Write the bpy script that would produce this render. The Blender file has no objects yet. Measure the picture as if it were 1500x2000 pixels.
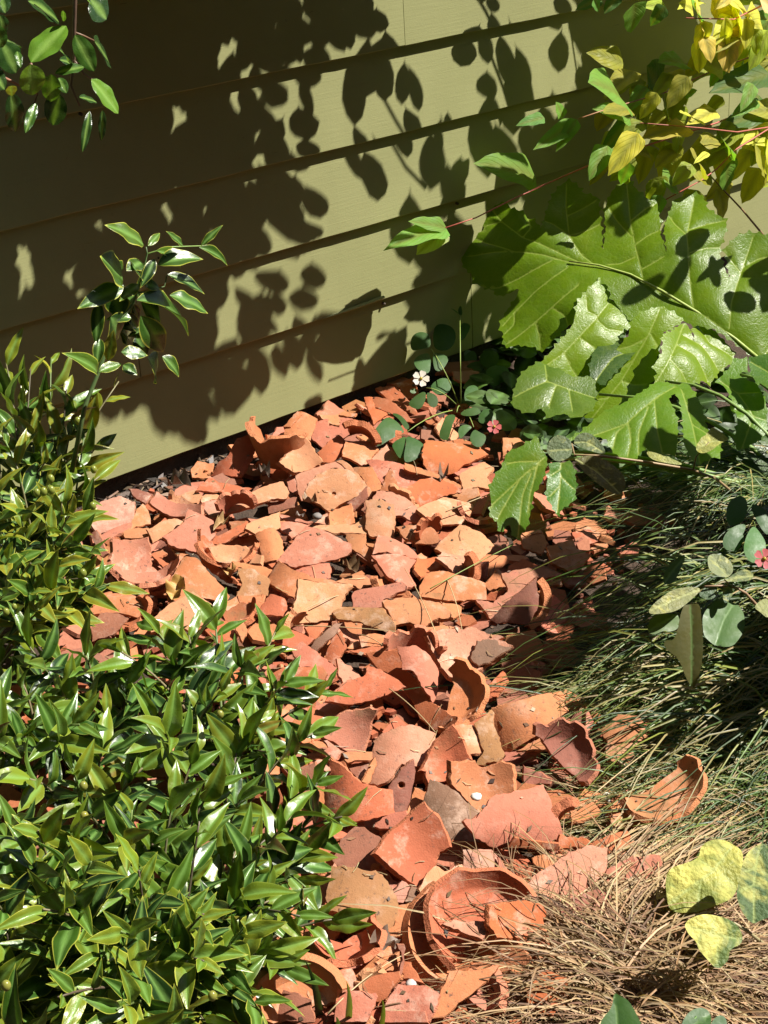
import bpy, math, random
import numpy as np
from mathutils import Vector, Matrix
from mathutils.geometry import delaunay_2d_cdt

random.seed(7)
R = random.Random(11)
SC = bpy.context.scene
COL = SC.collection
rad = math.radians

# ------------------------------------------------------------------ camera
FPX, HCAM = 3200.0, 1.45
PITCH = math.atan2(1724.0, FPX)
CAM = Vector((0, 0, HCAM))
FW = Vector((0, math.cos(PITCH), -math.sin(PITCH)))
UPV = Vector((0, math.sin(PITCH), math.cos(PITCH)))
RT = Vector((1, 0, 0))
cam_d = bpy.data.cameras.new('camera')
cam_d.sensor_fit = 'VERTICAL'
cam_d.sensor_height = 24.0
cam_d.lens = FPX / 2000 * 24.0
cam_d.clip_start = 0.02
cam_d.clip_end = 200
cam = bpy.data.objects.new('camera', cam_d)
COL.objects.link(cam)
cam.location = CAM
cam.rotation_euler = (math.pi / 2 - PITCH, 0, 0)
SC.camera = cam

# ------------------------------------------------------------------ light
SUN_EL, SUN_AZ = rad(54), rad(2)          # azimuth from +X towards +Y
SUN = Vector((math.cos(SUN_EL) * math.cos(SUN_AZ), math.cos(SUN_EL) * math.sin(SUN_AZ), math.sin(SUN_EL)))
w = bpy.data.worlds.new('World')
SC.world = w
w.use_nodes = True
wn = w.node_tree
bgn = wn.nodes['Background']
sky = wn.nodes.new('ShaderNodeTexSky')
sky.sky_type = 'NISHITA'
sky.sun_disc = False
sky.sun_elevation = SUN_EL
sky.sun_rotation = math.pi / 2 - SUN_AZ
wn.links.new(sky.outputs[0], bgn.inputs[0])
bgn.inputs[1].default_value = 0.05
sl = bpy.data.lights.new('sun', 'SUN')
sl.energy = 5.0
sl.angle = rad(0.53)
sl.color = (1.0, 0.945, 0.86)
so = bpy.data.objects.new('sun', sl)
COL.objects.link(so)
so.location = SUN * 8
so.rotation_euler = (-SUN).to_track_quat('-Z', 'Y').to_euler()
SC.view_settings.view_transform = 'Standard'
SC.view_settings.look = 'None'
SC.view_settings.gamma = 1
SC.view_settings.use_curve_mapping = False
SC.view_settings.exposure = 1.15

# ------------------------------------------------------------------ geometry helpers
def ray(px, py):
    return RT * ((px - 750) / FPX) - UPV * ((py - 1000) / FPX) + FW

def gz(px, py, z=0.0):
    d = ray(px, py)
    return CAM + d * ((z - HCAM) / d.z)

def onplane(px, py, P, n):
    d = ray(px, py)
    return CAM + d * ((P - CAM).dot(n) / d.dot(n))

def project(P):
    q = P - CAM
    z = q.dot(FW)
    return 750 + FPX * q.dot(RT) / z, 1000 - FPX * q.dot(UPV) / z, z

WD = Vector((4050.0, math.hypot(1724.0, FPX), 0)).normalized()
WN = Vector((WD.y, -WD.x, 0))
WP = gz(750, 735, 0.05)

def wallpt(px, py):
    return onplane(px, py, WP, WN)

def frac(px, py, k):
    """point on the sight line, k of the way to the wall"""
    return CAM + (wallpt(px, py) - CAM) * k

def PTS(s):
    return [tuple(float(v) for v in p.split(',')) for p in s.split()]

def lin(h, k=1.0):
    h = h.lstrip('#')
    o = []
    for i in (0, 2, 4):
        c = int(h[i:i + 2], 16) / 255
        o.append(((c / 12.92) if c <= 0.04045 else ((c + 0.055) / 1.055) ** 2.4) * k)
    return tuple(o)

def jit(c, a, r=R):
    v = 1 + r.uniform(-a, a)
    return tuple(max(0.0, x * v * (1 + r.uniform(-a, a) * 0.35)) for x in c)

def inside(x, y, poly):
    c = False
    j = len(poly) - 1
    for i in range(len(poly)):
        xi, yi = poly[i]; xj, yj = poly[j]
        if (yi > y) != (yj > y) and x < (xj - xi) * (y - yi) / (yj - yi) + xi:
            c = not c
        j = i
    return c

def tag(o, label=None, cat=None, group=None, kind=None):
    if label: o['label'] = label
    if cat: o['category'] = cat
    if group: o['group'] = group
    if kind: o['kind'] = kind
    return o

def empty(name, loc, label, cat, group=None):
    o = bpy.data.objects.new(name, None)
    COL.objects.link(o)
    o.location = loc
    o.empty_display_size = 0.02
    return tag(o, label, cat, group)

def link(name, me, parent=None, M=None, color=None):
    o = bpy.data.objects.new(name, me)
    COL.objects.link(o)
    M = M or Matrix.Identity(4)
    if parent is not None:
        o.parent = parent
        top = Vector((0, 0, 0))
        p = parent
        PM = Matrix.Identity(4)
        while p is not None:
            PM = p.matrix_basis @ PM
            p = p.parent
        M = PM.inverted() @ M
    o.matrix_basis = M
    if color is not None:
        o.color = (color[0], color[1], color[2], 1)
    return o

def mesh(name, V, F, mats, mi=None, smooth=True, sharp=None):
    me = bpy.data.meshes.new(name)
    me.from_pydata([tuple(v) for v in V], [], F)
    for m in mats: me.materials.append(m)
    if mi is not None:
        me.polygons.foreach_set('material_index', mi)
    me.polygons.foreach_set('use_smooth', [smooth] * len(me.polygons))
    me.update()
    if sharp: me.set_sharp_from_angle(angle=rad(sharp))
    return me

def vcol(me, name, cols):
    a = me.color_attributes.new(name, 'FLOAT_COLOR', 'POINT')
    a.data.foreach_set('color', np.array([(c[0], c[1], c[2], 1.0) for c in cols], dtype=np.float32).ravel())

class Buf:
    """collects shapes that end as one mesh"""
    def __init__(s): s.V, s.F, s.C = [], [], []
    def add(s, V, F, c):
        b = len(s.V)
        s.V += [tuple(v) for v in V]
        s.F += [tuple(i + b for i in f) for f in F]
        s.C += [c] * len(V) if not isinstance(c, list) else c
    def tube(s, P, r0, r1, c, n=6):
        P = [Vector(p) for p in P]
        V, F = [], []
        for i, p in enumerate(P):
            t = (P[min(i + 1, len(P) - 1)] - P[max(i - 1, 0)]).normalized()
            a = t.cross(Vector((0.3, 0.2, 1))).normalized()
            b = t.cross(a)
            rr = r0 + (r1 - r0) * i / (len(P) - 1)
            for k in range(n):
                an = 2 * math.pi * k / n
                V.append(p + a * math.cos(an) * rr + b * math.sin(an) * rr)
        for i in range(len(P) - 1):
            for k in range(n):
                F.append((i * n + k, i * n + (k + 1) % n, (i + 1) * n + (k + 1) % n, (i + 1) * n + k))
        F.append(tuple(range(n))[::-1]); F.append(tuple((len(P) - 1) * n + k for k in range(n)))
        s.add(V, F, c)
    def blade(s, P, w, c, side=None):
        P = [Vector(p) for p in P]
        V, F = [], []
        n = len(P)
        for i, p in enumerate(P):
            t = (P[min(i + 1, n - 1)] - P[max(i - 1, 0)]).normalized()
            a = t.cross(side or Vector((0.1, -0.5, 1))).normalized()
            f = i / (n - 1)
            ww = w * (0.6 + 0.4 * math.sin(math.pi * min(1, f * 1.3))) * (1 - f ** 4)
            nn = a.cross(t) * ww * 0.25
            V += [p - a * ww / 2, p - nn, p + a * ww / 2]
        for i in range(n - 1):
            F += [(3 * i, 3 * i + 1, 3 * i + 4, 3 * i + 3), (3 * i + 1, 3 * i + 2, 3 * i + 5, 3 * i + 4)]
        s.add(V, F, c)
    def make(s, name, mat, parent=None, origin=None, smooth=True):
        me = mesh(name, s.V, s.F, [mat], smooth=smooth)
        vcol(me, 'col', s.C)
        if origin is not None and parent is None:
            me.transform(Matrix.Translation(-Vector(origin)))
            return link(name, me, None, Matrix.Translation(origin))
        return link(name, me, parent)

def bez(a, b, c, n):
    return [a * (1 - t) ** 2 + b * 2 * t * (1 - t) + c * t * t for t in [i / (n - 1) for i in range(n)]]

# ------------------------------------------------------------------ materials
class NT:
    def __init__(s, name):
        s.m = bpy.data.materials.new(name)
        s.m.use_nodes = True
        s.t = s.m.node_tree
        s.b = s.t.nodes['Principled BSDF']
        s.out = s.t.nodes['Material Output']
    def n(s, typ, **kw):
        o = s.t.nodes.new(typ)
        for k, v in kw.items(): setattr(o, k, v)
        return o
    def l(s, a, b): s.t.links.new(a, b)
    def val(s, sock, v):
        if hasattr(v, 'is_linked') or isinstance(v, bpy.types.NodeSocket): s.l(v, sock)
        else: sock.default_value = v
    def math(s, op, a, b=0.0, clamp=False):
        o = s.n('ShaderNodeMath', operation=op, use_clamp=clamp)
        s.val(o.inputs[0], a); s.val(o.inputs[1], b)
        return o.outputs[0]
    def noise(s, vec, scale, detail=3, rough=0.55, dist=0.0):
        o = s.n('ShaderNodeTexNoise')
        if vec is not None: s.l(vec, o.inputs['Vector'])
        o.inputs['Scale'].default_value = scale
        o.inputs['Detail'].default_value = detail
        o.inputs['Roughness'].default_value = rough
        o.inputs['Distortion'].default_value = dist
        return o.outputs['Fac']
    def ramp(s, f, a, b, lo=0.0, hi=1.0):
        o = s.n('ShaderNodeMapRange')
        s.l(f, o.inputs[0])
        for i, v in enumerate((a, b, lo, hi)): o.inputs[i + 1].default_value = v
        return o.outputs[0]
    def mix(s, f, a, b, typ='MIX'):
        o = s.n('ShaderNodeMix', data_type='RGBA', blend_type=typ)
        s.val(o.inputs[0], f)
        s.val(o.inputs[6], a if not isinstance(a, tuple) else (*a, 1)[:4])
        s.val(o.inputs[7], b if not isinstance(b, tuple) else (*b, 1)[:4])
        return o.outputs[2]
    def bump(s, h, strength, dist=0.002):
        o = s.n('ShaderNodeBump')
        o.inputs['Strength'].default_value = strength
        o.inputs['Distance'].default_value = dist
        s.l(h, o.inputs['Height'])
        s.l(o.outputs[0], s.b.inputs['Normal'])
        return o.outputs[0]
    def objcoord(s):
        tc = s.n('ShaderNodeTexCoord'); oi = s.n('ShaderNodeObjectInfo')
        ad = s.n('ShaderNodeVectorMath', operation='ADD')
        mu = s.math('MULTIPLY', oi.outputs['Random'], 37.0)
        s.l(tc.outputs['Object'], ad.inputs[0]); s.l(mu, ad.inputs[1])
        return ad.outputs[0], oi

def terracotta(name, edge):
    t = NT(name)
    v, oi = t.objcoord()
    c = oi.outputs['Color']
    big = t.noise(v, 14, 4, 0.6)
    mid = t.noise(v, 60, 5, 0.65)
    fine = t.noise(v, 420, 3, 0.6)
    c = t.mix(t.ramp(big, 0.3, 0.72, 0.0, 0.45), c, t.mix(1.0, c, (1.12, 0.86, 0.78), 'MULTIPLY'))
    c = t.mix(t.ramp(mid, 0.45, 0.75, 0, 0.4), c, t.mix(1.0, c, (0.72, 0.66, 0.62), 'MULTIPLY'))
    # lime bloom, soot specks, algae
    rnd = oi.outputs['Random']
    bloom = t.math('MULTIPLY', t.ramp(t.noise(v, 26, 6, 0.7), 0.52, 0.74), t.ramp(rnd, 0.1, 1.0, 0.2, 0.85))
    if not edge:
        c = t.mix(bloom, c, (0.62, 0.44, 0.34))
        r2 = t.math('FRACT', t.math('MULTIPLY', rnd, 7.31))
        alg = t.math('MULTIPLY', t.ramp(t.noise(v, 17, 5, 0.65), 0.50, 0.66), t.ramp(r2, 0.62, 1.0, 0.0, 0.75))
        c = t.mix(alg, c, (0.20, 0.125, 0.055))
        r3 = t.math('FRACT', t.math('MULTIPLY', rnd, 13.7))
        soot = t.math('MULTIPLY', t.ramp(t.noise(v, 130, 4, 0.75), 0.58, 0.69), t.ramp(r3, 0.2, 1.0, 0.3, 0.95))
        c = t.mix(soot, c, (0.07, 0.045, 0.035))
    else:
        c = t.mix(0.25, c, (0.62, 0.24, 0.11))
    t.l(c, t.b.inputs['Base Color'])
    t.b.inputs['Roughness'].default_value = 0.82
    t.b.inputs['Specular IOR Level'].default_value = 0.3
    h = t.math('ADD', t.math('MULTIPLY', fine, 0.5 if not edge else 1.2), t.math('MULTIPLY', mid, 0.9 if not edge else 2.2))
    t.bump(h, 0.5 if not edge else 0.9, 0.0022)
    return t.m

M_TERRA = terracotta('terracotta_face', False)
M_EDGE = terracotta('terracotta_fracture', True)

def leafmat(name, source, veins=0, rough=0.32, transl=0.3, vein_c=(0.32, 0.42, 0.12), margin_c=(0.5, 0.5, 0.08), margin=0.0, puff=0.0, coat=0.0, varieg=None, vm=0.6, spec=0.5, tone=0.58, ns=1.0, vs=22, retic=0):
    """source: 'object' = colour of the object, else the point attribute 'col'"""
    t = NT(name)
    v, oi = t.objcoord()
    if source == 'object': c = oi.outputs['Color']
    else:
        a = t.n('ShaderNodeAttribute'); a.attribute_name = 'col'; c = a.outputs['Color']
    c = t.mix(1.0, c, (tone, tone, tone), 'MULTIPLY')
    nz = t.noise(v, 35 * ns, 3, 0.6)
    c = t.mix(t.ramp(nz, 0.35, 0.7, 0, 0.5), c, t.mix(1.0, c, (1.35, 1.12, 0.8), 'MULTIPLY'))
    sp = t.noise(v, 160 * ns, 3, 0.7)
    c = t.mix(t.ramp(sp, 0.68, 0.78, 0, 0.35), c, (0.09, 0.07, 0.02))
    if varieg:
        vz = t.noise(v, vs, 4, 0.6, 1.2)
        c = t.mix(t.ramp(vz, varieg[1], varieg[1] + 0.24, 0, 0.8), c, varieg[0])
    hgt = nz
    mk = t.n('ShaderNodeAttribute'); mk.attribute_name = 'mask'
    sep = t.n('ShaderNodeSeparateColor'); t.l(mk.outputs['Color'], sep.inputs[0])
    c = t.mix(t.math('MULTIPLY', sep.outputs[0], vm), c, vein_c)
    if margin: c = t.mix(t.math('MULTIPLY', sep.outputs[1], margin), c, margin_c)
    if veins:
        uv = t.n('ShaderNodeUVMap'); sx = t.n('ShaderNodeSeparateXYZ'); t.l(uv.outputs[0], sx.inputs[0])
        ax = t.math('ABSOLUTE', t.math('SUBTRACT', sx.outputs[0], 0.5))
        ph = t.math('SUBTRACT', t.math('MULTIPLY', sx.outputs[1], float(veins)), t.math('MULTIPLY', ax, veins * 0.9))
        ln = t.math('ABSOLUTE', t.math('SUBTRACT', t.math('FRACT', ph), 0.5))
        groove = t.ramp(ln, 0.0, 0.16, 1.0, 0.0)
        c = t.mix(t.math('MULTIPLY', groove, 0.22), c, vein_c)
        hgt = t.math('SUBTRACT', t.math('MULTIPLY', nz, 0.5), t.math('MULTIPLY', groove, 0.8))
    hgt = t.math('ADD', hgt, t.math('MULTIPLY', t.noise(v, 260 * ns, 2, 0.5), 0.15 + puff))
    if retic:
        for sc_, am in ((38, .22), (120, .25)):
            vo = t.n('ShaderNodeTexVoronoi', feature='DISTANCE_TO_EDGE'); t.l(v, vo.inputs['Vector']); vo.inputs['Scale'].default_value = sc_
            g_ = t.ramp(vo.outputs['Distance'], 0.0, 0.12, 1.0, 0.0)
            c = t.mix(t.math('MULTIPLY', g_, .22 * am), c, vein_c)
            hgt = t.math('SUBTRACT', hgt, t.math('MULTIPLY', g_, am * .5))
    nrm = t.bump(hgt, 0.35, 0.003)
    t.l(c, t.b.inputs['Base Color'])
    t.l(t.ramp(t.noise(v, 60 * ns, 3, .6), .3, .75, rough * .85, rough * 1.5), t.b.inputs['Roughness'])
    t.b.inputs['Specular IOR Level'].default_value = spec
    if coat:
        t.b.inputs['Coat Weight'].default_value = coat
        t.b.inputs['Coat Roughness'].default_value = 0.18
    tr = t.n('ShaderNodeBsdfTranslucent')
    t.l(t.mix(1.0, c, (1.6, 1.75, 0.5), 'MULTIPLY'), tr.inputs['Color'])
    mx = t.n('ShaderNodeMixShader')
    mx.inputs[0].default_value = transl
    t.l(t.b.outputs[0], mx.inputs[1]); t.l(tr.outputs[0], mx.inputs[2])
    t.l(mx.outputs[0], t.out.inputs[0])
    return t.m

M_SARC = leafmat('sarcococca_leaf', 'object', 0, 0.29, 0.14, ns=.12, tone=.39, margin=0.75, margin_c=(0.50, 0.50, 0.07), vein_c=(0.16, 0.30, 0.07))
M_SARC2 = leafmat('sarcococca_leaf_mass', 'col', 0, 0.28, 0.14, tone=.39, margin=0.4, margin_c=(0.30, 0.36, 0.06), vein_c=(0.16, 0.30, 0.07))
M_CAM = leafmat('camellia_leaf', 'object', 0, 0.22, 0.22, ns=.12, tone=.66, vein_c=(0.22, 0.36, 0.08))
M_CAST = leafmat('canopy_leaf', 'col', 0, 0.35, 0.15)
M_DOG = leafmat('dogwood_leaf', 'object', 6, 0.55, 0.45, vein_c=(0.16, 0.17, 0.03), spec=.3, tone=.95, ns=.12)
M_ACA = leafmat('acanthus_leaf', 'object', 0, 0.33, 0.42, vein_c=(0.34, 0.42, 0.09), puff=0.3, varieg=((0.16, 0.22, 0.012), .55), vm=.6, spec=.3, tone=.68, vs=7, retic=1)
M_OXA = leafmat('oxalis_leaf', 'object', 0, 0.5, 0.28, vein_c=(0.12, 0.22, 0.06))
M_OXA2 = leafmat('undergrowth_leaf', 'col', 0, 0.5, 0.22, vein_c=(0.12, 0.22, 0.06))
M_SAGE = leafmat('sage_leaf', 'object', 0, 0.6, 0.25, vein_c=(0.34, 0.37, 0.14), puff=3.0, varieg=((0.50, 0.48, 0.13), 0.54), ns=.7, vs=45)
M_SAGEY = leafmat('sage_leaf_gold', 'object', 0, 0.6, 0.22, vein_c=(0.30, 0.36, 0.12), puff=5.0, varieg=((0.72, 0.66, 0.17), 0.44), ns=.55, vs=14)
M_GRASS = leafmat('grass_blade', 'col', 0, 0.42, 0.25)
M_STRAW = leafmat('dry_blade', 'col', 0, 0.6, 0.15)

def plainmat(name, rough=0.6, spec=0.4, src='object', bump=0.3, scale=80):
    t = NT(name)
    v, oi = t.objcoord()
    if src == 'object': c = oi.outputs['Color']
    else:
        a = t.n('ShaderNodeAttribute'); a.attribute_name = 'col'; c = a.outputs['Color']
    nz = t.noise(v, scale, 4, 0.6)
    c = t.mix(t.ramp(nz, 0.35, 0.7, 0, 0.5), c, t.mix(1.0, c, (0.6, 0.55, 0.5), 'MULTIPLY'))
    t.l(c, t.b.inputs['Base Color'])
    t.b.inputs['Roughness'].default_value = rough
    t.b.inputs['Specular IOR Level'].default_value = spec
    t.bump(nz, bump, 0.002)
    return t.m
M_STEM = plainmat('stem', 0.5, 0.4)
M_STEMC = plainmat('stem_mass', 0.5, 0.4, 'col')
M_DEAD = plainmat('dead_leaf', 0.45, 0.5)
M_PEB = plainmat('pebble', 0.7, 0.3)
M_PETAL = leafmat('petal', 'object', 0, 0.5, 0.35, vein_c=(0.7, 0.6, 0.5))

def paint():
    t = NT('olive_paint')
    v, oi = t.objcoord()
    mp = t.n('ShaderNodeMapping'); t.l(v, mp.inputs[0]); mp.inputs['Scale'].default_value = (1.2, 30, 30)
    grain = t.noise(mp.outputs[0], 9, 6, 0.7, 0.6)
    blot = t.noise(v, 4, 4, 0.6)
    c = t.mix(t.ramp(blot, 0.3, 0.7), (0.240, 0.243, 0.110), (0.272, 0.275, 0.128))
    c = t.mix(t.ramp(grain, 0.62, 0.74, 0, 0.25), c, (0.17, 0.165, 0.075))
    mp2 = t.n('ShaderNodeMapping'); t.l(v, mp2.inputs[0]); mp2.inputs['Scale'].default_value = (7, 120, 120)
    crack = t.ramp(t.noise(mp2.outputs[0], 2.2, 3, 0.6, 1.0), 0.735, 0.76)
    c = t.mix(t.math('MULTIPLY', crack, 0.65), c, (0.07, 0.055, 0.03))
    dirt = t.ramp(t.noise(v, 90, 4, 0.7), 0.66, 0.74, 0, 0.4)
    c = t.mix(dirt, c, (0.16, 0.13, 0.07))
    t.l(c, t.b.inputs['Base Color'])
    t.b.inputs['Roughness'].default_value = 0.6
    t.b.inputs['Specular IOR Level'].default_value = 0.2
    h = t.math('SUBTRACT', t.math('ADD', t.math('MULTIPLY', grain, 0.8), t.math('MULTIPLY', t.noise(v, 220, 2, 0.5), 0.3)), t.math('MULTIPLY', crack, 0.8))
    t.bump(h, 0.3, 0.0018)
    return t.m
M_PAINT = paint()

def soilmat(name, a, b, sc):
    t = NT(name)
    tc = t.n('ShaderNodeTexCoord'); v = tc.outputs['Object']
    n1 = t.noise(v, sc, 6, 0.7); n2 = t.noise(v, sc * 6, 4, 0.7)
    c = t.mix(t.ramp(n1, 0.35, 0.68), a, b)
    c = t.mix(t.ramp(n2, 0.62, 0.72, 0, 0.6), c, tuple(x * 2.2 for x in b))
    t.l(c, t.b.inputs['Base Color'])
    t.b.inputs['Roughness'].default_value = 0.95
    t.bump(t.math('ADD', n1, t.math('MULTIPLY', n2, 0.5)), 0.9, 0.012)
    return t.m
M_SOIL = soilmat('soil', (0.035, 0.022, 0.014), (0.075, 0.045, 0.028), 28)
M_FOUND = soilmat('foundation_concrete', (0.05, 0.04, 0.03), (0.09, 0.07, 0.05), 12)

# ------------------------------------------------------------------ setting: soil, wall
def build_soil():
    V, F = [], []
    n = 90
    xs = np.concatenate([[-40, -8, -3], np.linspace(-1.6, 1.6, n - 6), [3, 8, 40]])
    ys = np.concatenate([[-40, -8, -1], np.linspace(0.4, 4.2, n - 6), [6, 12, 40]])
    rr = random.Random(3)
    for j, y in enumerate(ys):
        for i, x in enumerate(xs):
            z = rr.uniform(-0.006, 0.004) + 0.006 * math.sin(x * 9 + y * 4) * math.sin(y * 7)
            V.append((x, y, z - 0.004))
    for j in range(n - 1):
        for i in range(n - 1):
            F.append((j * n + i, j * n + i + 1, (j + 1) * n + i + 1, (j + 1) * n + i))
    o = link('ground_soil', mesh('ground_soil', V, F, [M_SOIL]))
    tag(o, kind='structure')
build_soil()

BZ = [0.052, 0.234, 0.400, 0.571, 0.740, 0.912] + [0.912 + 0.172 * k for k in range(1, 11)]
def build_wall():
    root = empty('clapboard_wall', WP * 1.0 - Vector((0, 0, WP.z)), 'olive green clapboard house wall dappled with leaf shadows', 'wall')
    rr = random.Random(5)
    s_of = lambda px, py: (wallpt(px, py) - WP).dot(WD)
    joints = {5: [s_of(778, 150) + 0.0], 4: [s_of(778, 150)], 0: [s_of(914, 580)], 2: [1.1], 3: [-0.9], 1: [-0.62], 6: [0.4], 7: [-0.4]}
    joints[5] = [0.9]
    for k in range(len(BZ) - 1):
        z0, z1 = BZ[k], BZ[k + 1] + 0.022
        cuts = [-3.2] + joints.get(k, []) + [3.4]
        for a, b in zip(cuts[:-1], cuts[1:]):
            a2, b2 = a + 0.0008, b - 0.0008
            n = max(2, int((b2 - a2) / 0.03))
            V, F = [], []
            wob = [rr.uniform(-1, 1) for _ in range(n + 1)]
            wob = [(wob[max(0, i - 1)] + wob[i] + wob[min(n, i + 1)]) / 3 for i in range(n + 1)]
            for i in range(n + 1):
                s = a2 + (b2 - a2) * i / n
                dz = wob[i] * 0.0011
                o = rr.uniform(-0.0003, 0.0003)
                for (nn, z) in ((0.0195 + o, z0 + dz + 0.002), (0.0180 + o, z0 + dz), (0.0045, z0 + dz * 0.3), (-0.009, z1), (0.0040, z1), (0.0180 + o * .5 - 0.0130 * 0.5, (z0 + z1) / 2)):
                    V.append(Vector((s, -nn, z)))
            m = 6
            for i in range(n):
                for q in range(m):
                    F.append((i * m + q, i * m + (q + 1) % m, (i + 1) * m + (q + 1) % m, (i + 1) * m + q))
            F.append(tuple(range(m))[::-1]); F.append(tuple(n * m + q for q in range(m)))
            me = mesh('board', V, F, [M_PAINT], smooth=False)
            # local x along the wall, y into the wall
            M = Matrix(((WD.x, -WN.x, 0, WP.x), (WD.y, -WN.y, 0, WP.y), (0, 0, 1, 0), (0, 0, 0, 1)))
            link('board', me, root, M)
    M = Matrix(((WD.x, -WN.x, 0, WP.x), (WD.y, -WN.y, 0, WP.y), (0, 0, 1, 0), (0, 0, 0, 1)))
    # backing behind the boards and the recessed footing
    def box(x0, x1, y0, y1, z0, z1):
        V = [(x, y, z) for x in (x0, x1) for y in (y0, y1) for z in (z0, z1)]
        F = [(0, 1, 3, 2), (4, 6, 7, 5), (0, 4, 5, 1), (2, 3, 7, 6), (0, 2, 6, 4), (1, 5, 7, 3)]
        return V, F
    V, F = box(-3.2, 3.4, 0.012, 0.12, 0.056, 2.55)
    link('backing', mesh('backing', V, F, [M_FOUND], smooth=False), root, M)
    V, F = box(-3.2, 3.4, 0.004, 0.13, -0.06, 0.054)
    link('footing', mesh('footing', V, F, [M_FOUND], smooth=False), root, M)
    V, F = box(-3.2, 3.4, -.62, .13, 2.56, 2.60)
    link('added_eave', mesh('added_eave', V, F, [M_PAINT], smooth=False), root, M)  # unseen roof overhang, added to keep skylight off the boards
    # lifted splinter along the lowest joint
    p0, p1 = wallpt(605, 622) + WN * 0.017, wallpt(736, 574) + WN * 0.024
    V, F = [], []
    for i in range(7):
        f = i / 6
        c = p0.lerp(p1, f) + WN * 0.004 * math.sin(f * 3)
        h = 0.0045 * (1 - abs(f - 0.75) * 0.9)
        V += [c + Vector((0, 0, h)) - WN * 0.002, c + WN * 0.0015, c - Vector((0, 0, h)) - WN * 0.002]
    for i in range(6):
        for q in range(3): F.append((i * 3 + q, i * 3 + (q + 1) % 3, i * 3 + 3 + (q + 1) % 3, i * 3 + 3 + q))
    F += [(0, 1, 2), (20, 19, 18)]
    link('splinter', mesh('splinter', V, F, [M_PAINT], smooth=False), root)
    for (x, y) in ((770, 76), (820, 228), (742, 590), (990, 30), (300, 500), (150, 220), (885, 395)):
        c = wallpt(x, y) + WN * 0.0150
        V = [c + WN * 0.002] + [c + WD * 0.003 * math.cos(q) + Vector((0, 0, 0.003 * math.sin(q))) for q in [i * math.pi / 4 for i in range(8)]]
        V += [v - WN * 0.006 for v in V[1:]]
        F = [(0, 1 + i, 1 + (i + 1) % 8) for i in range(8)] + [(1 + i, 9 + i, 9 + (i + 1) % 8, 1 + (i + 1) % 8) for i in range(8)]
        link('nail', mesh('nail', V, F, [M_FOUND], smooth=False), root)
build_wall()

# ------------------------------------------------------------------ sheets cut from an outline (shards, big leaves)
def sub_outline(P, step, jag, rr, low=0.0):
    out = []
    n = len(P)
    for i in range(n):
        a = Vector(P[i]); b = Vector(P[(i + 1) % n])
        L = (b - a).length
        k = max(1, int(round(L / step)))
        w1, w2, w3 = rr.uniform(-1, 1), rr.uniform(-1, 1), rr.uniform(-.6, .6)
        lw = min(low, L * .06)
        nrm = Vector((-(b - a).y, (b - a).x)).normalized() if L > 1e-9 else Vector((0, 0))
        for q in range(k):
            f = q / k
            p = a.lerp(b, f)
            if q: p = p + nrm * (rr.gauss(0, jag) + lw * (w1 * math.sin(math.pi * f) + w2 * math.sin(2 * math.pi * f) + w3 * math.sin(5 * math.pi * f)))
            out.append((p.x, p.y))
    return out

def cdt(outline, inner, lines=(), hole=None):
    pts = list(outline)
    n = len(pts)
    edges = [(i, (i + 1) % n) for i in range(n)]
    if hole:
        h0 = len(pts); pts += hole
        edges += [(h0 + i, h0 + (i + 1) % len(hole)) for i in range(len(hole))]
    for ln in lines:
        k0 = len(pts)
        pts += ln
        edges += [(k0 + i, k0 + i + 1) for i in range(len(ln) - 1)]
    pts += inner
    vs, es, fs, *_ = delaunay_2d_cdt([Vector(p) for p in pts], edges, [], 0, 1e-6)
    tris = []
    for f in fs:
        cx = sum(vs[i].x for i in f) / len(f); cy = sum(vs[i].y for i in f) / len(f)
        if inside(cx, cy, outline) and not (hole and inside(cx, cy, hole)):
            a, b, c = (vs[i] for i in f[:3])
            tris.append(tuple(f) if (b - a).cross(c - a) > 0 else tuple(f)[::-1])
    return [(v.x, v.y) for v in vs], tris

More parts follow.
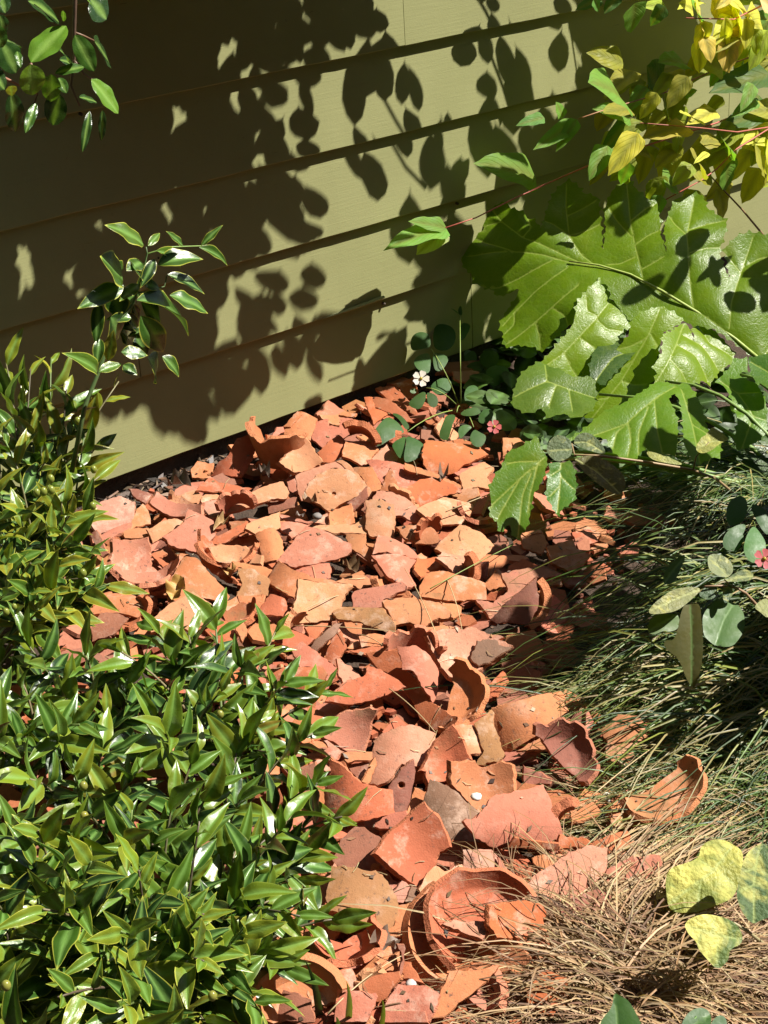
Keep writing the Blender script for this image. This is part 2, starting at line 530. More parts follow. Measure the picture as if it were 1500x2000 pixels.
def slab_mesh(name, outline, th, disp, rr, grid=0.011, hole=None, mats=None):
    xs = [p[0] for p in outline]; ys = [p[1] for p in outline]
    inner = []
    y = min(ys)
    while y < max(ys):
        x = min(xs)
        while x < max(xs):
            q = (x + rr.uniform(-.25, .25) * grid, y + rr.uniform(-.25, .25) * grid)
            if inside(q[0], q[1], outline) and min((q[0] - a) ** 2 + (q[1] - b) ** 2 for a, b in outline) > (grid * .45) ** 2:
                if not (hole and min((q[0] - a) ** 2 + (q[1] - b) ** 2 for a, b in hole) < (grid * .4) ** 2):
                    inner.append(q)
            x += grid
        y += grid
    vs, tris = cdt(outline, inner, (), hole)
    # boundary edges
    cnt = {}
    for t in tris:
        for i in range(3):
            e = (t[i], t[(i + 1) % 3])
            cnt[e] = cnt.get(e, 0) + 1
    bd = [e for e in cnt if (e[1], e[0]) not in cnt]
    bset = {i for e in bd for i in e}
    V, F, MI = [], [], []
    n = len(vs)
    e_ = 1e-4
    for sgn in (1, -1):
        for i, (x, y) in enumerate(vs):
            z = disp(x, y)
            gx = (disp(x + e_, y) - z) / e_; gy = (disp(x, y + e_) - z) / e_
            nn = Vector((-gx, -gy, 1)).normalized()
            t = th / 2 * (1 if i not in bset else rr.uniform(0.72, 0.95))
            V.append(Vector((x, y, z)) + nn * t * sgn)
    F += tris; MI += [0] * len(tris)
    F += [tuple(i + n for i in t)[::-1] for t in tris]; MI += [0] * len(tris)
    mid = {}
    cx = sum(xs) / len(xs); cy = sum(ys) / len(ys)
    nxt = {}
    for a, b in bd: nxt[a] = b
    prv = {b: a for a, b in nxt.items()}
    for i in bset:
        x, y = vs[i]
        a = vs[prv.get(i, i)]; b = vs[nxt.get(i, i)]
        ou = Vector((b[1] - a[1], -(b[0] - a[0]), 0))
        ou = ou.normalized() if ou.length > 1e-9 else Vector((0, 0, 0))
        mid[i] = len(V)
        V.append(Vector((x, y, disp(x, y) + rr.uniform(-.2, .2) * th)) + ou * rr.uniform(0.0004, 0.0022))
    for a, b in bd:
        F += [(b, a, mid[a], mid[b]), (mid[b], mid[a], a + n, b + n)]
        MI += [1, 1]
    return mesh(name, V, F, mats or [M_TERRA, M_EDGE], MI, True, 38)

def frame(n, P):
    n = n.normalized()
    u = (RT - n * n.dot(RT)).normalized()
    v = n.cross(u)
    return Matrix(((u.x, v.x, n.x, P.x), (u.y, v.y, n.y, P.y), (u.z, v.z, n.z, P.z), (0, 0, 0, 1))), u, v, n

# ------------------------------------------------------------------ terracotta shards
CROPS = {'A': (150, 800, 3.75), 'B': (500, 720, 3.75), 'C': (800, 680, 3.75), 'D': (500, 980, 3.75), 'E': (150, 1030, 3.75),
         'F': (800, 960, 3.75), 'G': (500, 1220, 3.75), 'H': (800, 1200, 3.75), 'I': (600, 1420, 3.75), 'J': (950, 1380, 3.3333),
         'K': (550, 1650, 3.75), 'L': (850, 1600, 3.3333), 'M': (880, 320, 2.4194), 'N': (960, 640, 2.7778), 'P': (1000, 0, 3.0),
         'Q': (0, 0, 6.0), 'R': (140, 410, 4.6875), 'S': (700, 560, 4.6875), 'T': (1140, 1000, 4.1667), 'V': (1100, 1600, 3.75), 'X': (400, 0, 2.0)}
def crop(c, s):
    x0, y0, k = CROPS[c]
    return [(x0 + a / k, y0 + b / k) for a, b in PTS(s)]
def crop1(c, x, y):
    x0, y0, k = CROPS[c]
    return (x0 + x / k, y0 + y / k)

KS = 0.46
SHC = {'or': ('F2A06C', 'orange'), 'pa': ('F5B384', 'pale apricot'), 'pk': ('E2967A', 'dusty pink'), 'ru': ('DC8256', 'rust'),
       'br': ('C08066', 'brownish'), 'oc': ('E8A070', 'ochre'), 'de': ('EA8650', 'deep orange'), 're': ('E6855F', 'red-orange'),
       'ol': ('D09A68', 'olive-tinged'), 'ta': ('A5826A', 'grey-brown'), 'mv': ('BE7C68', 'mauve-pink'), 'sa': ('EC9678', 'salmon'),
       'wh': ('E4A890', 'whitish pink'), 'pe': ('F2AC8C', 'peach'), 'gy': ('84706A', 'sooty grey')}
SHARDS = []
#  crop | outline | colour | (tilt to camera, tilt to the right) | (curvature, axis deg) | lift cm | label
def S(c, s, col, tilt=None, cur=None, lift=0.0, label=None, hole=None, th=None, part=None):
    SHARDS.append(dict(poly=crop(c, s), col=col, tilt=tilt, cur=cur, lift=lift, label=label, hole=crop1(c, *hole[:2]) + (hole[2],) if hole else None, th=th, part=part))

# --- beside the left shrub and along the wall
S('A', '105,740 180,690 250,665 320,650 415,690 410,830 270,870 155,915 115,850', 'wh', (25, 5), (2, 20), 2, 'rough pink slab with white lime stains next to the left shrub')
S('A', '170,935 270,865 410,825 400,860 340,905 200,975', 'pk', (10, 0), (0, 0), 0)
S('A', '440,740 480,705 515,750 530,840 430,860 340,930 330,900 400,840', 'or', (22, 10), (5, 60), 1)
S('A', '385,590 440,590 550,625 500,690 420,640', 'mv', (10, -5), (0, 0), 1)
S('A', '585,610 700,680 800,700 920,690 910,770 700,785 560,710 540,690', 'pk', (30, 5), (-6, 80), 2, 'long curled dusty pink shard below the dark footing of the wall')
S('A', '500,670 580,640 590,690 540,710', 'oc')
S('A', '720,650 870,600 915,650 880,690 740,690', 'pa', (15, 8), None, .5)
S('A', '915,650 960,610 1050,650 920,690', 'pa', (12, 0))
S('A', '880,600 980,500 1040,545 1280,580 1170,650 1040,600', 'ru', (18, 4), (4, 10), 1)
S('A', '925,690 1120,660 1145,690 1080,760 990,800 920,720', 'wh', (25, 12), (3, 80), 1.5, 'pale pink shard with a limed white corner')
S('A', '1050,775 1150,690 1340,590 1500,545 1540,610 1520,660 1400,670 1180,745', 'pa', (24, 8), (4, 25), 2.5, 'long pale apricot shard lying in front of the tall curved pot wall')
S('B', '95,985 290,950 295,1010 100,1060', 'br', (40, 0), (3, 0), 1.0)
S('A', '345,910 430,880 520,880 545,940 360,945', 'oc', (12, 0), (8, 0), 0)
S('A', '520,885 640,825 710,810 770,830 720,880 640,930 560,975 545,930', 'pa', (20, 5), (6, 20), 1)
S('A', '820,750 990,830 1000,930 890,1055 700,1000 640,940 780,850', 'pk', (28, 6), (2, 40), 2.5, 'flat kite-shaped pink shard')
S('A', '980,960 1160,870 1240,830 1220,900 1050,990 1000,985', 'ru', (25, 5), (4, 20), 1.5)
S('A', '1120,830 1250,825 1230,900 1160,920', 'ru', (15, 5))
S('A', '1250,850 1480,760 1480,870 1330,930 1240,880', 'pa', (20, 8), (4, 30), 2)
S('D', '10,240 120,205 180,290 195,390 160,430 60,440 40,330', 'or', (35, 15), (16, 105), 2, 'gutter-shaped orange shard with a glossy curve')
S('E', '270,100 520,90 540,150 540,290 590,330 700,260 760,240 670,450 560,480 420,440 330,350 250,320 260,210', 'pk', (34, 8), (-7, 100), 2.5, 'dusty half pot wall speckled with dark grime')
S('E', '690,400 790,240 870,240 960,340 1100,500 1060,550 940,520 850,490 680,560 670,470', 'or', (30, 8), (4, 60), 3, 'orange shard with a grey smear beside the dusty half pot')
S('E', '540,700 700,570 850,490 1000,600 1040,660 970,690 820,760 720,720 560,770', 'pa', (30, 8), (4, 30), 3, 'broad smooth apricot shard just above the shrub tips')
S('E', '90,600 250,490 370,500 480,560 540,610 440,660 300,630 100,650', 'or', (22, 0), (7, 10), 1)
S('E', '120,730 180,640 300,640 370,670 280,770 120,830', 'br', (35, 0), (6, 20), 2, 'rough brown knob-like shard by the shrub')
S('E', '890,130 960,160 1000,220 1050,300 1180,400 1090,390 960,290 890,200', 'ru', (50, -30), (4, 45), 1.5)
S('E', '965,160 1050,130 1230,150 1350,220 1340,280 1150,260 1130,350 1050,300 1000,220', 'pa', (24, 12), (-7, 20), 1.5, 'shallow apricot bowl piece with a rust flank')
S('E', '1150,260 1440,320 1420,400 1300,330 1190,300 1120,340', 'or', (30, 5), (4, 10), 2)
S('E', '1190,310 1300,320 1410,390 1390,450 1420,505 1170,510 1215,430', 'ol', (30, 10), (3, 40), 2, 'olive-stained shard with a translucent brown top')
S('E', '1060,560 1170,520 1370,510 1330,640 1170,640 1100,620', 'or', (18, 5))
S('D', '30,790 110,690 200,720 280,870 240,860 110,830 10,830', 're', (30, 5), (6, 60), 2)
S('E', '110,60 150,30 230,190 190,215 150,160', 'br', (35, -20), (3, 90), 1)
S('E', '545,210 640,170 660,200 600,230 670,270 630,295', 'ru', (20, 5))
S('E', '700,150 750,130 840,230 770,235 720,200', 'oc', (20, 0))
S('E', '900,710 1090,700 1150,800 1150,870 1060,870 950,760', 'ru', (15, 0))
S('E', '1165,760 1200,680 1250,760 1210,840', 'or', (20, 10), None, 1)
S('A', '1110,350 1180,220 1290,190 1310,220 1280,350 1200,490 1120,480 1000,480 1060,380', 're', (45, -8), (6, 70), 2)
# --- top group
S('B', '80,490 330,500 310,560 160,690 150,610 90,560', 'or', (50, 5), (-8, 80), 2.5)
S('B', '345,495 400,570 450,640 490,690 380,750 280,765 165,690 260,610 320,540', 'pa', (38, 12), (-6, 90), 4, 'pointed pale apricot shard standing inside the curved pot wall')
S('B', '300,790 350,765 600,690 700,740 660,750 560,745 450,790 390,850 370,960 340,960 310,880', 'pe', (40, -5), (3, 20), 2.5)
S('B', '370,900 390,850 450,790 560,745 680,760 800,870 770,910 640,980 530,1040 440,980 380,950', 'pa', (40, 10), (0, 0), 4.2, 'thick pale pot base pierced by a drainage hole', (570, 920, .0042), .013)
S('B', '600,690 640,680 760,800 850,900 820,940 800,860 690,760', 'pa', (45, 12), (3, 60), 3.6)
S('B', '640,980 770,910 810,870 815,940 720,1040 690,990', 'br', (55, 0), (4, 30), 2.5)
S('B', '220,450 320,330 440,380 420,460 400,530 340,500 220,490', 'or', (34, 6), (5, 70), 2)
S('B', '420,510 450,400 530,380 540,430 610,440 620,380 700,380 720,450 780,465 690,480 640,510 560,570 500,580 430,530', 'sa', (24, 6), (3, 30), 2, 'ragged salmon shard with a dark notch, highest along the wall')
S('B', '465,350 600,345 610,430 540,410', 'oc', (15, 0))
S('B', '610,345 650,320 735,335 720,355', 'or', (15, 0))
S('B', '460,620 580,510 600,495 660,540 640,640 560,680 490,690', 'ru', (28, 5), (5, 90), 1.8)
S('B', '660,540 830,550 890,600 830,680 780,710 640,650', 'or', (24, 10), (4, 20), 1.8)
S('B', '740,500 850,450 880,520 820,545', 'or', (12, 5))
S('B', '880,640 960,560 1030,640 1100,680 1080,700 830,680', 'pe', (20, 5))
S('B', '820,680 980,690 1100,720 1085,770 990,740 930,850 870,770', 'sa', (22, 8), (3, 60), 1.6)
S('B', '700,740 850,730 920,880 840,900 780,800', 'or', (30, 6), (4, 70), 1.2)
S('B', '1100,700 1250,750 1500,860 1480,885 1310,810 1100,745', 'or', (30, 8), (2, 0), 2.2)
S('B', '990,740 1100,745 1310,805 1200,830 1080,910 1060,930', 'sa', (20, 5), (-4, 20), 1.2)
S('B', '1080,910 1200,830 1290,810 1480,880 1490,905 1370,930 1210,1030 1130,1000', 'de', (36, 12), (7, 25), 2.2, 'domed deep orange shard below the oxalis leaves')
S('B', '915,900 990,740 1060,930 1130,1000 1000,930', 'or', (50, 20), (5, 90), 2.4, 'thin upright orange spike of a shard')
S('C', '100,790 130,650 330,700 450,720 560,790 380,860 340,910 170,920 110,850', 'de', (26, 6), (5, 0), 1.6, 'deep orange dome with heart-shaped leaf shadows')
S('C', '370,940 540,850 610,890 560,960 630,1040 500,1020 400,1040', 'pa', (18, 8), (2, 0), 1.0)
S('C', '320,1090 400,1040 500,1030 510,1080 460,1160', 'oc', (20, 4))
S('F', '60,140 250,55 400,90 450,110 440,160 370,240 200,240 110,180', 'pa', (20, 10), (4, 10), 1.6, 'flat apricot shard beside the hanging acanthus leaf')
S('D', '900,-60 1000,-55 1100,-10 1250,160 1220,180 1080,110 1000,100 980,30 870,10', 'pe', (30, 4), (8, 40), 2.6)
S('D', '810,0 870,-10 1000,30 1010,150 1000,270 840,250 810,200', 'pa', (45, 6), (2, 90), 3.0, 'blocky pale shard with chipped front face')
S('D', '540,90 690,20 720,160 540,175', 'or', (22, 6), None, .8)
S('D', '400,185 720,175 800,95 800,240 640,235 560,235', 'pa', (18, 6), (0, 0), 1.4)
S('D', '165,440 370,195 520,240 680,320 680,370 640,400 440,455 300,480 220,450', 'pk', (32, 8), (3, 30), 3.2, 'large smooth rose-pink shard at the middle of the heap')
S('D', '180,100 300,130 410,150 380,168 180,118', 'pk', (15, 0))
S('D', '180,160 380,180 340,230 260,270 190,210', 'pk', (18, 0))
S('D', '430,160 520,90 530,170', 'pe', (25, 5))
S('D', '670,250 800,250 800,320 860,370 840,440 700,350', 'oc', (28, 0), (5, 40), 1.4)
S('D', '860,390 900,255 980,270 1150,370 1190,420 1030,400 960,370', 'sa', (28, 8), (3, 40), 2.0)
S('D', '1030,200 1180,190 1280,200 1340,280 1320,300 1170,310 1090,270', 'oc', (28, 6), (6, 20), 2.0, 'rounded ochre shard with a crumbling dark front edge', None, .012)
S('F', '85,720 130,620 250,600 400,640 540,680 545,790 430,790 290,800 90,780', 'or', (24, 6), (4, 20), 2.0)
S('F', '30,580 50,500 190,490 230,560 120,600 80,640', 'de', (18, 6))
S('F', '200,500 240,460 390,490 460,550 410,620 330,610', 'pe', (22, 5), (4, 30), 1.2)
S('F', '200,430 370,260 510,310 600,400 500,510 380,490 240,450', 'pa', (24, 10), (3, 60), 2.2, 'wide apricot shard under fine stray grass blades')
S('F', '390,530 570,520 560,640 430,620', 'br', (50, -25), (3, 0), 1.4)
S('F', '520,510 570,470 700,480 720,520 580,620 565,560', 'or', (25, 8), (3, 50), 1.6)
S('F', '550,690 650,580 710,650 700,700 600,730', 'or', (34, 10), None, 1.4)
S('F', '550,790 600,740 700,730 650,800', 'ru', (45, -5), None, 1.0)
S('F', '610,930 720,810 920,640 930,830 870,960 650,960', 'mv', (55, -10), (4, 90), 2.6, 'mauve pot side standing in deep shade by the grass')
S('F', '680,620 860,580 950,560 1100,620 1000,640 900,645 700,830 600,930 500,800 620,820 720,740', 'pk', (28, 0), (4, 30), 2.8, 'pink sweeping rim piece bent along the grass edge')
S('F', '930,650 1100,650 1110,690 1000,700 940,690', 'oc', (30, 0), None, 1.2)
S('F', '1010,420 1190,370 1210,430 1320,470 1200,600 1050,530', 'or', (24, 6), (2, 10), 1.2, 'orange shard seen through thin grass behind the heap')
S('F', '1190,310 1320,290 1370,370 1250,400', 're', (18, 6))
S('F', '820,330 960,300 1010,390 960,460 840,420', 'oc', (15, 0))
# --- middle
S('D', '720,680 750,660 1060,600 1100,640 1000,690 930,720 940,770 720,775', 'pk', (24, 5), (3, 10), 1.6)
S('D', '860,410 990,400 1160,440 1110,530 1160,620 1090,630 960,550', 'sa', (22, 10), (3, 70), 1.4)
S('D', '590,590 700,550 780,545 870,600 760,640 690,610', 'oc', (25, 4), (5, 10), 1.4)
S('D', '780,545 970,570 960,600 860,605', 'br', (35, 0))
S('D', '940,750 1080,725 1330,760 1400,820 1430,860 1330,860 1230,920 1130,890 1030,910', 'oc', (24, 2), (4, 5), 2.6, 'thick ochre block-like shard with a dark hollow under its edge', None, .013)
S('D', '1350,740 1490,770 1500,830 1440,860', 'or', (20, 5))
S('D', '580,830 600,790 780,790 920,790 1010,910 1000,990 900,930 760,880 620,870', 'ol', (30, 0), (7, 10), 2.2, 'long curved olive-brown shard crossed by a straw')
S('D', '310,580 500,610 690,620 640,690 570,860 300,880 250,870 300,700', 'pa', (36, 10), (-2, 90), 3.6, 'squarish pale apricot shard with a scratch across it')
S('D', '100,600 180,440 260,500 400,560 600,600 500,620 320,570 280,700 250,690', 'or', (36, 2), (8, 60), 2.8, 'arched orange rim behind the squarish pale shard')
S('D', '270,490 530,460 540,585 420,580 330,530', 'sa', (20, 5), (3, 80), 1.2)
S('D', '0,480 110,510 110,560 70,600 0,550', 'or', (22, 5))
S('G', '270,190 350,140 470,240 580,330 560,400 500,470 510,370 470,320 330,320', 'sa', (32, 12), (3, 45), 2.6, 'salmon shard with a cracked edge above the rolled rim')
S('G', '110,340 300,330 470,320 510,370 490,410 350,470 170,500 90,520', 'ru', (46, -4), (22, 172), 2.6, 'rolled rust-coloured rim shaped like a tube')
S('G', '140,130 260,40 420,110 380,150 270,180', 're', (22, 5), (2, 30), 1.6)
S('G', '360,30 520,0 480,60 410,130', 'ru', (25, 5), None, 1.4)
S('G', '390,180 560,10 620,0 550,100 430,200', 'ta', (35, 15), (5, 130), 3.2, 'narrow grey-brown strip of a weathered pot')
S('G', '430,200 530,110 580,130 490,240', 'or', (30, 0), None, 1.0)
S('G', '520,250 560,100 620,60 660,170 620,230 590,310', 'ru', (32, 8), (5, 100), 1.8)
S('G', '660,180 740,120 770,160 690,190', 'or', (20, 0))
S('G', '760,100 850,80 1000,100 1060,150 1010,170 780,170 770,130', 'or', (20, 2), (6, 0), 1.2)
S('G', '590,260 690,310 760,390 640,440 600,360', 'pe', (34, 10), (-3, 100), 2.0)
S('G', '520,560 640,440 800,380 830,315 920,360 1080,460 900,530 710,580', 're', (30, 8), (4, 20), 3.0, 'long red-orange shard with jagged top edge')
S('G', '830,230 1050,190 1070,260 1090,340 1200,430 1290,580 1500,700 1480,760 1330,780 1210,690 1170,600 1080,430 920,340', 'ru', (40, -25), (-3, 60), 1.4)
S('G', '660,200 800,180 980,160 950,205 830,230 740,210', 'ru', (30, 0), (2, 0), 4.0)
S('G', '1040,170 1170,170 1260,240 1320,350 1310,500 1280,560 1200,420 1150,340 1080,330 1070,260', 'sa', (46, 28), (7, 110), 4.6, 'curling salmon flap of a pot wall that shades the hollow beside it')
S('H', '130,170 260,120 440,110 540,140 680,180 640,200 740,240 620,340 540,390 400,510 290,460 200,330 160,240', 'pe', (36, 2), (-4, 40), 3.2, 'large pale pink shard half covered by a leaf shadow')
S('H', '455,320 500,200 580,190 640,200 650,230 740,250 600,340 510,375', 'ta', (38, 2), (-2, 40), 4.0)
S('H', '0,190 50,120 240,90 320,110 230,140 140,150 100,180 0,200', 'oc', (22, 2), (5, 10), 1.8)
S('H', '680,430 720,500 640,600 530,590 560,540', 'ru', (20, 0))
S('H', '480,810 620,700 610,830 690,1030 640,1080 500,1100 550,1000', 'ol', (34, -4), (4, 110), 2.2)
S('H', '620,690 760,650 1030,590 1090,580 1140,710 1000,830 700,1030 640,950 610,830', 'or', (36, 4), (6, 120), 3.6, 'large orange curved shard marked by a blackened crack line')
S('H', '800,1000 1050,870 1080,870 1070,980 950,1000', 'oc', (24, 0), (2, 20), 1.6)
S('H', '1060,830 1140,720 1220,730 1080,855', 'or', (25, 4))
S('H', '1070,870 1120,830 1250,850 1260,880 1140,980 1070,1000 1070,930', 'pk', (28, 4), (3, 20), 2.4)
S('H', '1160,820 1240,710 1290,760 1270,860', 'mv', (40, -10), (3, 90), 2.0)
S('H', '1290,690 1340,790 1280,900 1230,920 1290,800', 'sa', (34, 16), (4, 70), 2.0)
# --- lower middle
S('J', '245,390 330,430 420,470 410,505 250,500', 'mv', (45, -10), None, 1.0)
S('J', '760,170 850,70 990,75 1040,210 940,280 960,350 870,370 780,340 800,240', 'oc', (32, 4), (5, 60), 2.6, 'ochre shard lying against the grass tuft')
S('J', '930,160 1010,110 1160,120 1080,190 1030,230 950,210', 'ru', (24, -10), (4, 30), 2.0)
S('J', '810,720 950,675 970,710 1020,730 1040,760 990,800 820,770', 'or', (30, 4), (0, 0), 1.6, 'small angular orange chip lying on flattened straw')
S('J', '550,690 690,630 740,690 690,720 560,760', 'or', (18, 4), None, .6)
S('I', '1070,0 1210,0 1300,180 1180,210', 'pa', (30, 4), (3, 90), 2.0)
S('I', '1060,0 1120,80 1190,240 1050,260 1040,400 960,420 880,440 865,330 830,320 930,120', 're', (48, 4), (-7, 95), 3.4, 'tall pointed red shard leaning like a sail')
S('I', '1050,260 1230,260 1260,300 1330,300 1420,260 1500,290 1520,480 1400,530 1350,570 1270,640 1240,610 1060,430', 'or', (36, 8), (-6, 90), 3.0, 'square-cornered orange pot base with a chipped drain notch', None, .011)
S('I', '860,560 910,400 1000,440 1100,500 1260,650 1180,690 1180,720 1270,850 1000,840 1000,790 940,660 890,590', 'ta', (38, 2), (5, 110), 2.6, 'dusky grey-brown shard between the diamond and the salmon one')
S('I', '725,640 790,460 880,480 850,560 770,650', 'or', (28, 4), None, 1.6)
S('I', '500,730 560,670 720,620 740,680 640,740 540,745', 'sa', (26, 2), (4, 10), 1.6)
S('I', '495,930 640,750 855,570 960,680 1040,880 950,940 930,1010 820,1180 650,1060', 're', (42, 6), (-4, 100), 5.0, 'diamond-shaped reddish shard tilted to the front', None, .011)
S('I', '300,280 450,250 430,370 400,400 330,340', 'br', (25, 0), (-4, 80), 1.0)
S('I', '260,200 490,190 480,240 300,265', 'oc', (35, 0), (3, 0), 2.6)
S('I', '400,400 490,230 500,260 460,400 440,420', 'or', (40, 10), None, 2.4)
S('I', '510,130 500,110 560,60 690,10 760,0 920,60 900,140 850,260 790,290 690,270 600,390 530,420 460,410 480,260', 'pe', (38, 6), (4, 90), 3.0, 'sandy peach dome with a hairline crack')
S('I', '150,470 200,400 190,240 290,310 400,420 510,455 600,460 610,620 500,655 290,690 150,620', 're', (54, 2), (7, 90), 4.4, 'saddle-shaped red pot wall with a drilled hole in its flank', None, .011)
S('I', '600,460 680,330 770,250 780,330 720,610 620,622', 'mv', (52, 18), (5, 90), 4.4, None, (686, 425, .0052), .009, 'flank')
S('G', '480,810 560,700 660,640 830,615 880,630 830,750 790,930 680,940 600,880 500,830', 'pk', (44, 4), (-6, 90), 3.4, 'rosy pink hollow shard touching the shrub tips')
S('G', '480,830 640,940 560,1010 490,950 530,910', 'pk', (24, 4), None, 1.6)
S('G', '160,800 330,680 320,810 200,860', 'or', (22, 4))
S('G', '20,640 80,600 140,610 270,660 100,700', 'or', (15, 4))
S('G', '320,490 420,460 430,580 340,600', 'or', (22, 4))
S('G', '400,1030 450,1000 560,1010 530,1090 400,1050', 'pe', (22, 4))
S('J', '-133,750 -50,720 30,620 200,570 360,535 410,670 470,800 480,860 460,885 200,850 60,905 -60,850', 'sa', (36, 8), (5, 0), 5.0, 'large salmon shard with a turned-down front edge', None, .011)
S('J', '190,852 460,890 470,930 310,925 150,908', 'ru', (66, -6), (2, 0), 3.6, None, None, .008, 'lip')
S('J', '470,892 480,840 640,860 680,900 470,932', 'de', (40, 4), None, 3.0)
S('I', '260,840 360,750 440,770 560,840 590,870 500,930 510,1020 460,1060 220,1010 200,980', 'br', (26, 4), (4, 30), 2.2, 'dusty tan shard left against the diamond one')
S('I', '130,820 200,770 310,770 270,820', 're', (18, 2))
# --- bottom
S('K', '150,340 270,300 380,150 400,180 345,350 300,440 200,400', 'pe', (34, -4), (5, 60), 3.0)
S('K', '390,180 500,190 680,210 760,280 830,440 830,600 730,665 600,570 500,520 360,490 345,400 360,330', 'ol', (36, 4), (5, 60), 4.2, 'broad domed shard washed with ochre-green algae', None, .011)
S('K', '60,460 200,440 350,490 180,540 60,540', 'or', (20, 2))
S('K', '700,200 740,190 850,280 810,360 780,300', 'pk', (26, 4), None, 1.2)
S('K', '820,350 880,275 940,320 890,430 830,420', 'wh', (26, 4), None, 1.6, 'tiny pinkish white chip with black scuffs')
S('K', '900,420 950,310 1000,330 1010,440 960,440', 'ta', (24, 4), None, 1.4)
S('K', '830,450 990,440 1010,500 980,600 920,680 740,670 830,600', 'or', (26, 4), (3, 80), 1.6)
S('K', '1010,330 1070,220 1130,170 1190,210 1310,160 1410,280 1250,410 1140,440 1050,400 1040,370', 'pa', (28, 6), (3, 20), 2.4)
S('K', '1060,570 1090,430 1150,440 1240,420 1160,520 1100,600', 'gy', (26, 4), None, 1.6, 'sooty grey shard corner tucked by the round nested pots')
S('K', '1010,440 1050,480 1060,570 1100,610 1040,700 985,650 1000,560', 'or', (22, 2), None, 1.0)
S('L', '355,570 560,540 670,560 710,610 690,690 580,780 400,770 345,690', 'de', (36, 8), (-4, 60), 4.4, 'bright orange plate lying inside the round pot')
S('L', '50,690 120,660 340,680 300,790 190,750', 'pe', (36, 2), (-4, 20), 4.6)
S('L', '190,210 360,210 400,270 410,400 340,410 270,390 190,370', 'wh', (30, 6), (6, 95), 2.4, 'squared pinkish shard with a whitewashed corner')
S('L', '410,260 520,400 490,450 410,400', 'pk', (26, 10), None, 2.0)
S('L', '430,200 560,240 640,300 540,370 490,300', 're', (24, 2), None, 1.2)
S('L', '540,380 620,310 620,370 510,450', 'ru', (36, 0), None, 1.4)
S('L', '640,260 700,235 830,240 740,320 680,360', 'or', (26, 4), None, 1.8)
S('L', '540,480 690,350 860,240 980,190 1100,200 1090,330 1000,440 870,510 820,550 640,500 600,540', 'pe', (34, 6), (4, 40), 3.2, 'broad pale peach shard behind dry wiry grass', None, .011)
S('L', '1000,170 1240,90 1260,120 1150,260 1100,330 1040,260', 'ru', (26, 4), None, 1.6)
S('L', '1160,230 1290,150 1310,200 1210,270', 'oc', (24, 4), None, 1.6)
S('L', '1100,370 1300,260 1450,250 1460,310 1350,400 1170,530 1120,480', 'pk', (28, 4), (3, 40), 2.2)
S('L', '680,590 740,520 810,550 790,620 710,680', 'ta', (26, 2), None, 2.0)
S('L', '830,560 1050,470 1140,510 1080,600 900,720 820,700', 'mv', (24, 0), (4, 40), 1.6)
S('L', '620,880 760,730 780,780 650,900', 're', (24, 2), None, 1.4)
S('L', '1370,760 1460,720 1480,760 1400,800', 're', (20, 0))
S('K', '0,1080 100,1090 210,1140 230,1290 -20,1290', 'br', (34, 0), (5, 60), 3.2, 'gritty brown shard at the very bottom by the shrub')
S('K', '360,970 440,930 520,920 550,990 840,940 850,980 760,1110 690,1140 640,1080 500,1090 410,1130 400,1060', 'ru', (38, 2), (4, 10), 2.8, 'rust shard with a raised ring moulding')
S('K', '520,930 690,830 710,840 620,940 560,970', 'or', (30, 2), None, 3.0)
S('K', '410,1130 500,1085 680,1090 690,1120 620,1290 400,1290', 'sa', (34, 4), (3, 80), 3.4, 'salmon shard rounded at its corner, behind striped blades')
S('K', '840,740 890,740 890,860 870,950 790,1150 760,1190 850,960 880,850', 'br', (40, 16), None, 3.0)
S('K', '690,920 860,790 850,930 640,935', 'or', (28, 2), None, 2.0)
S('K', '740,680 940,685 930,725 800,705', 'oc', (20, 2))
S('K', '770,1200 860,1040 1060,1050 1150,1110 1080,1290 730,1290', 'sa', (28, 4), (3, 0), 2.2)
S('K', '880,870 940,870 1000,980 1040,1020 900,985', 'ru', (28, 2), None, 1.4)
S('L', '100,1000 300,990 400,960 330,1060 150,1190 60,1280 -20,1290 80,1050', 'or', (30, 4), (3, 30), 2.8)
# --- top right, under the oxalis
S('B', '800,220 850,220 870,300 960,330 860,410 820,290', 'de', (30, 6), (4, 60), 1.8)
S('B', '860,220 960,230 1150,390 1080,380 960,320 880,290', 'ru', (34, -8), (3, 40), 1.4)
S('B', '990,120 1160,70 1180,200 1110,230 1060,150', 'de', (26, 6), None, 1.0)
S('B', '890,160 1010,140 1070,190 1190,350 1000,260', 'ru', (24, -10), (3, 40), 1.0)
S('C', '320,180 450,170 500,180 480,260 330,230', 'wh', (28, 6), None, 1.4)
S('C', '270,110 500,100 460,170 320,190 200,190', 'br', (24, 0), None, .8)

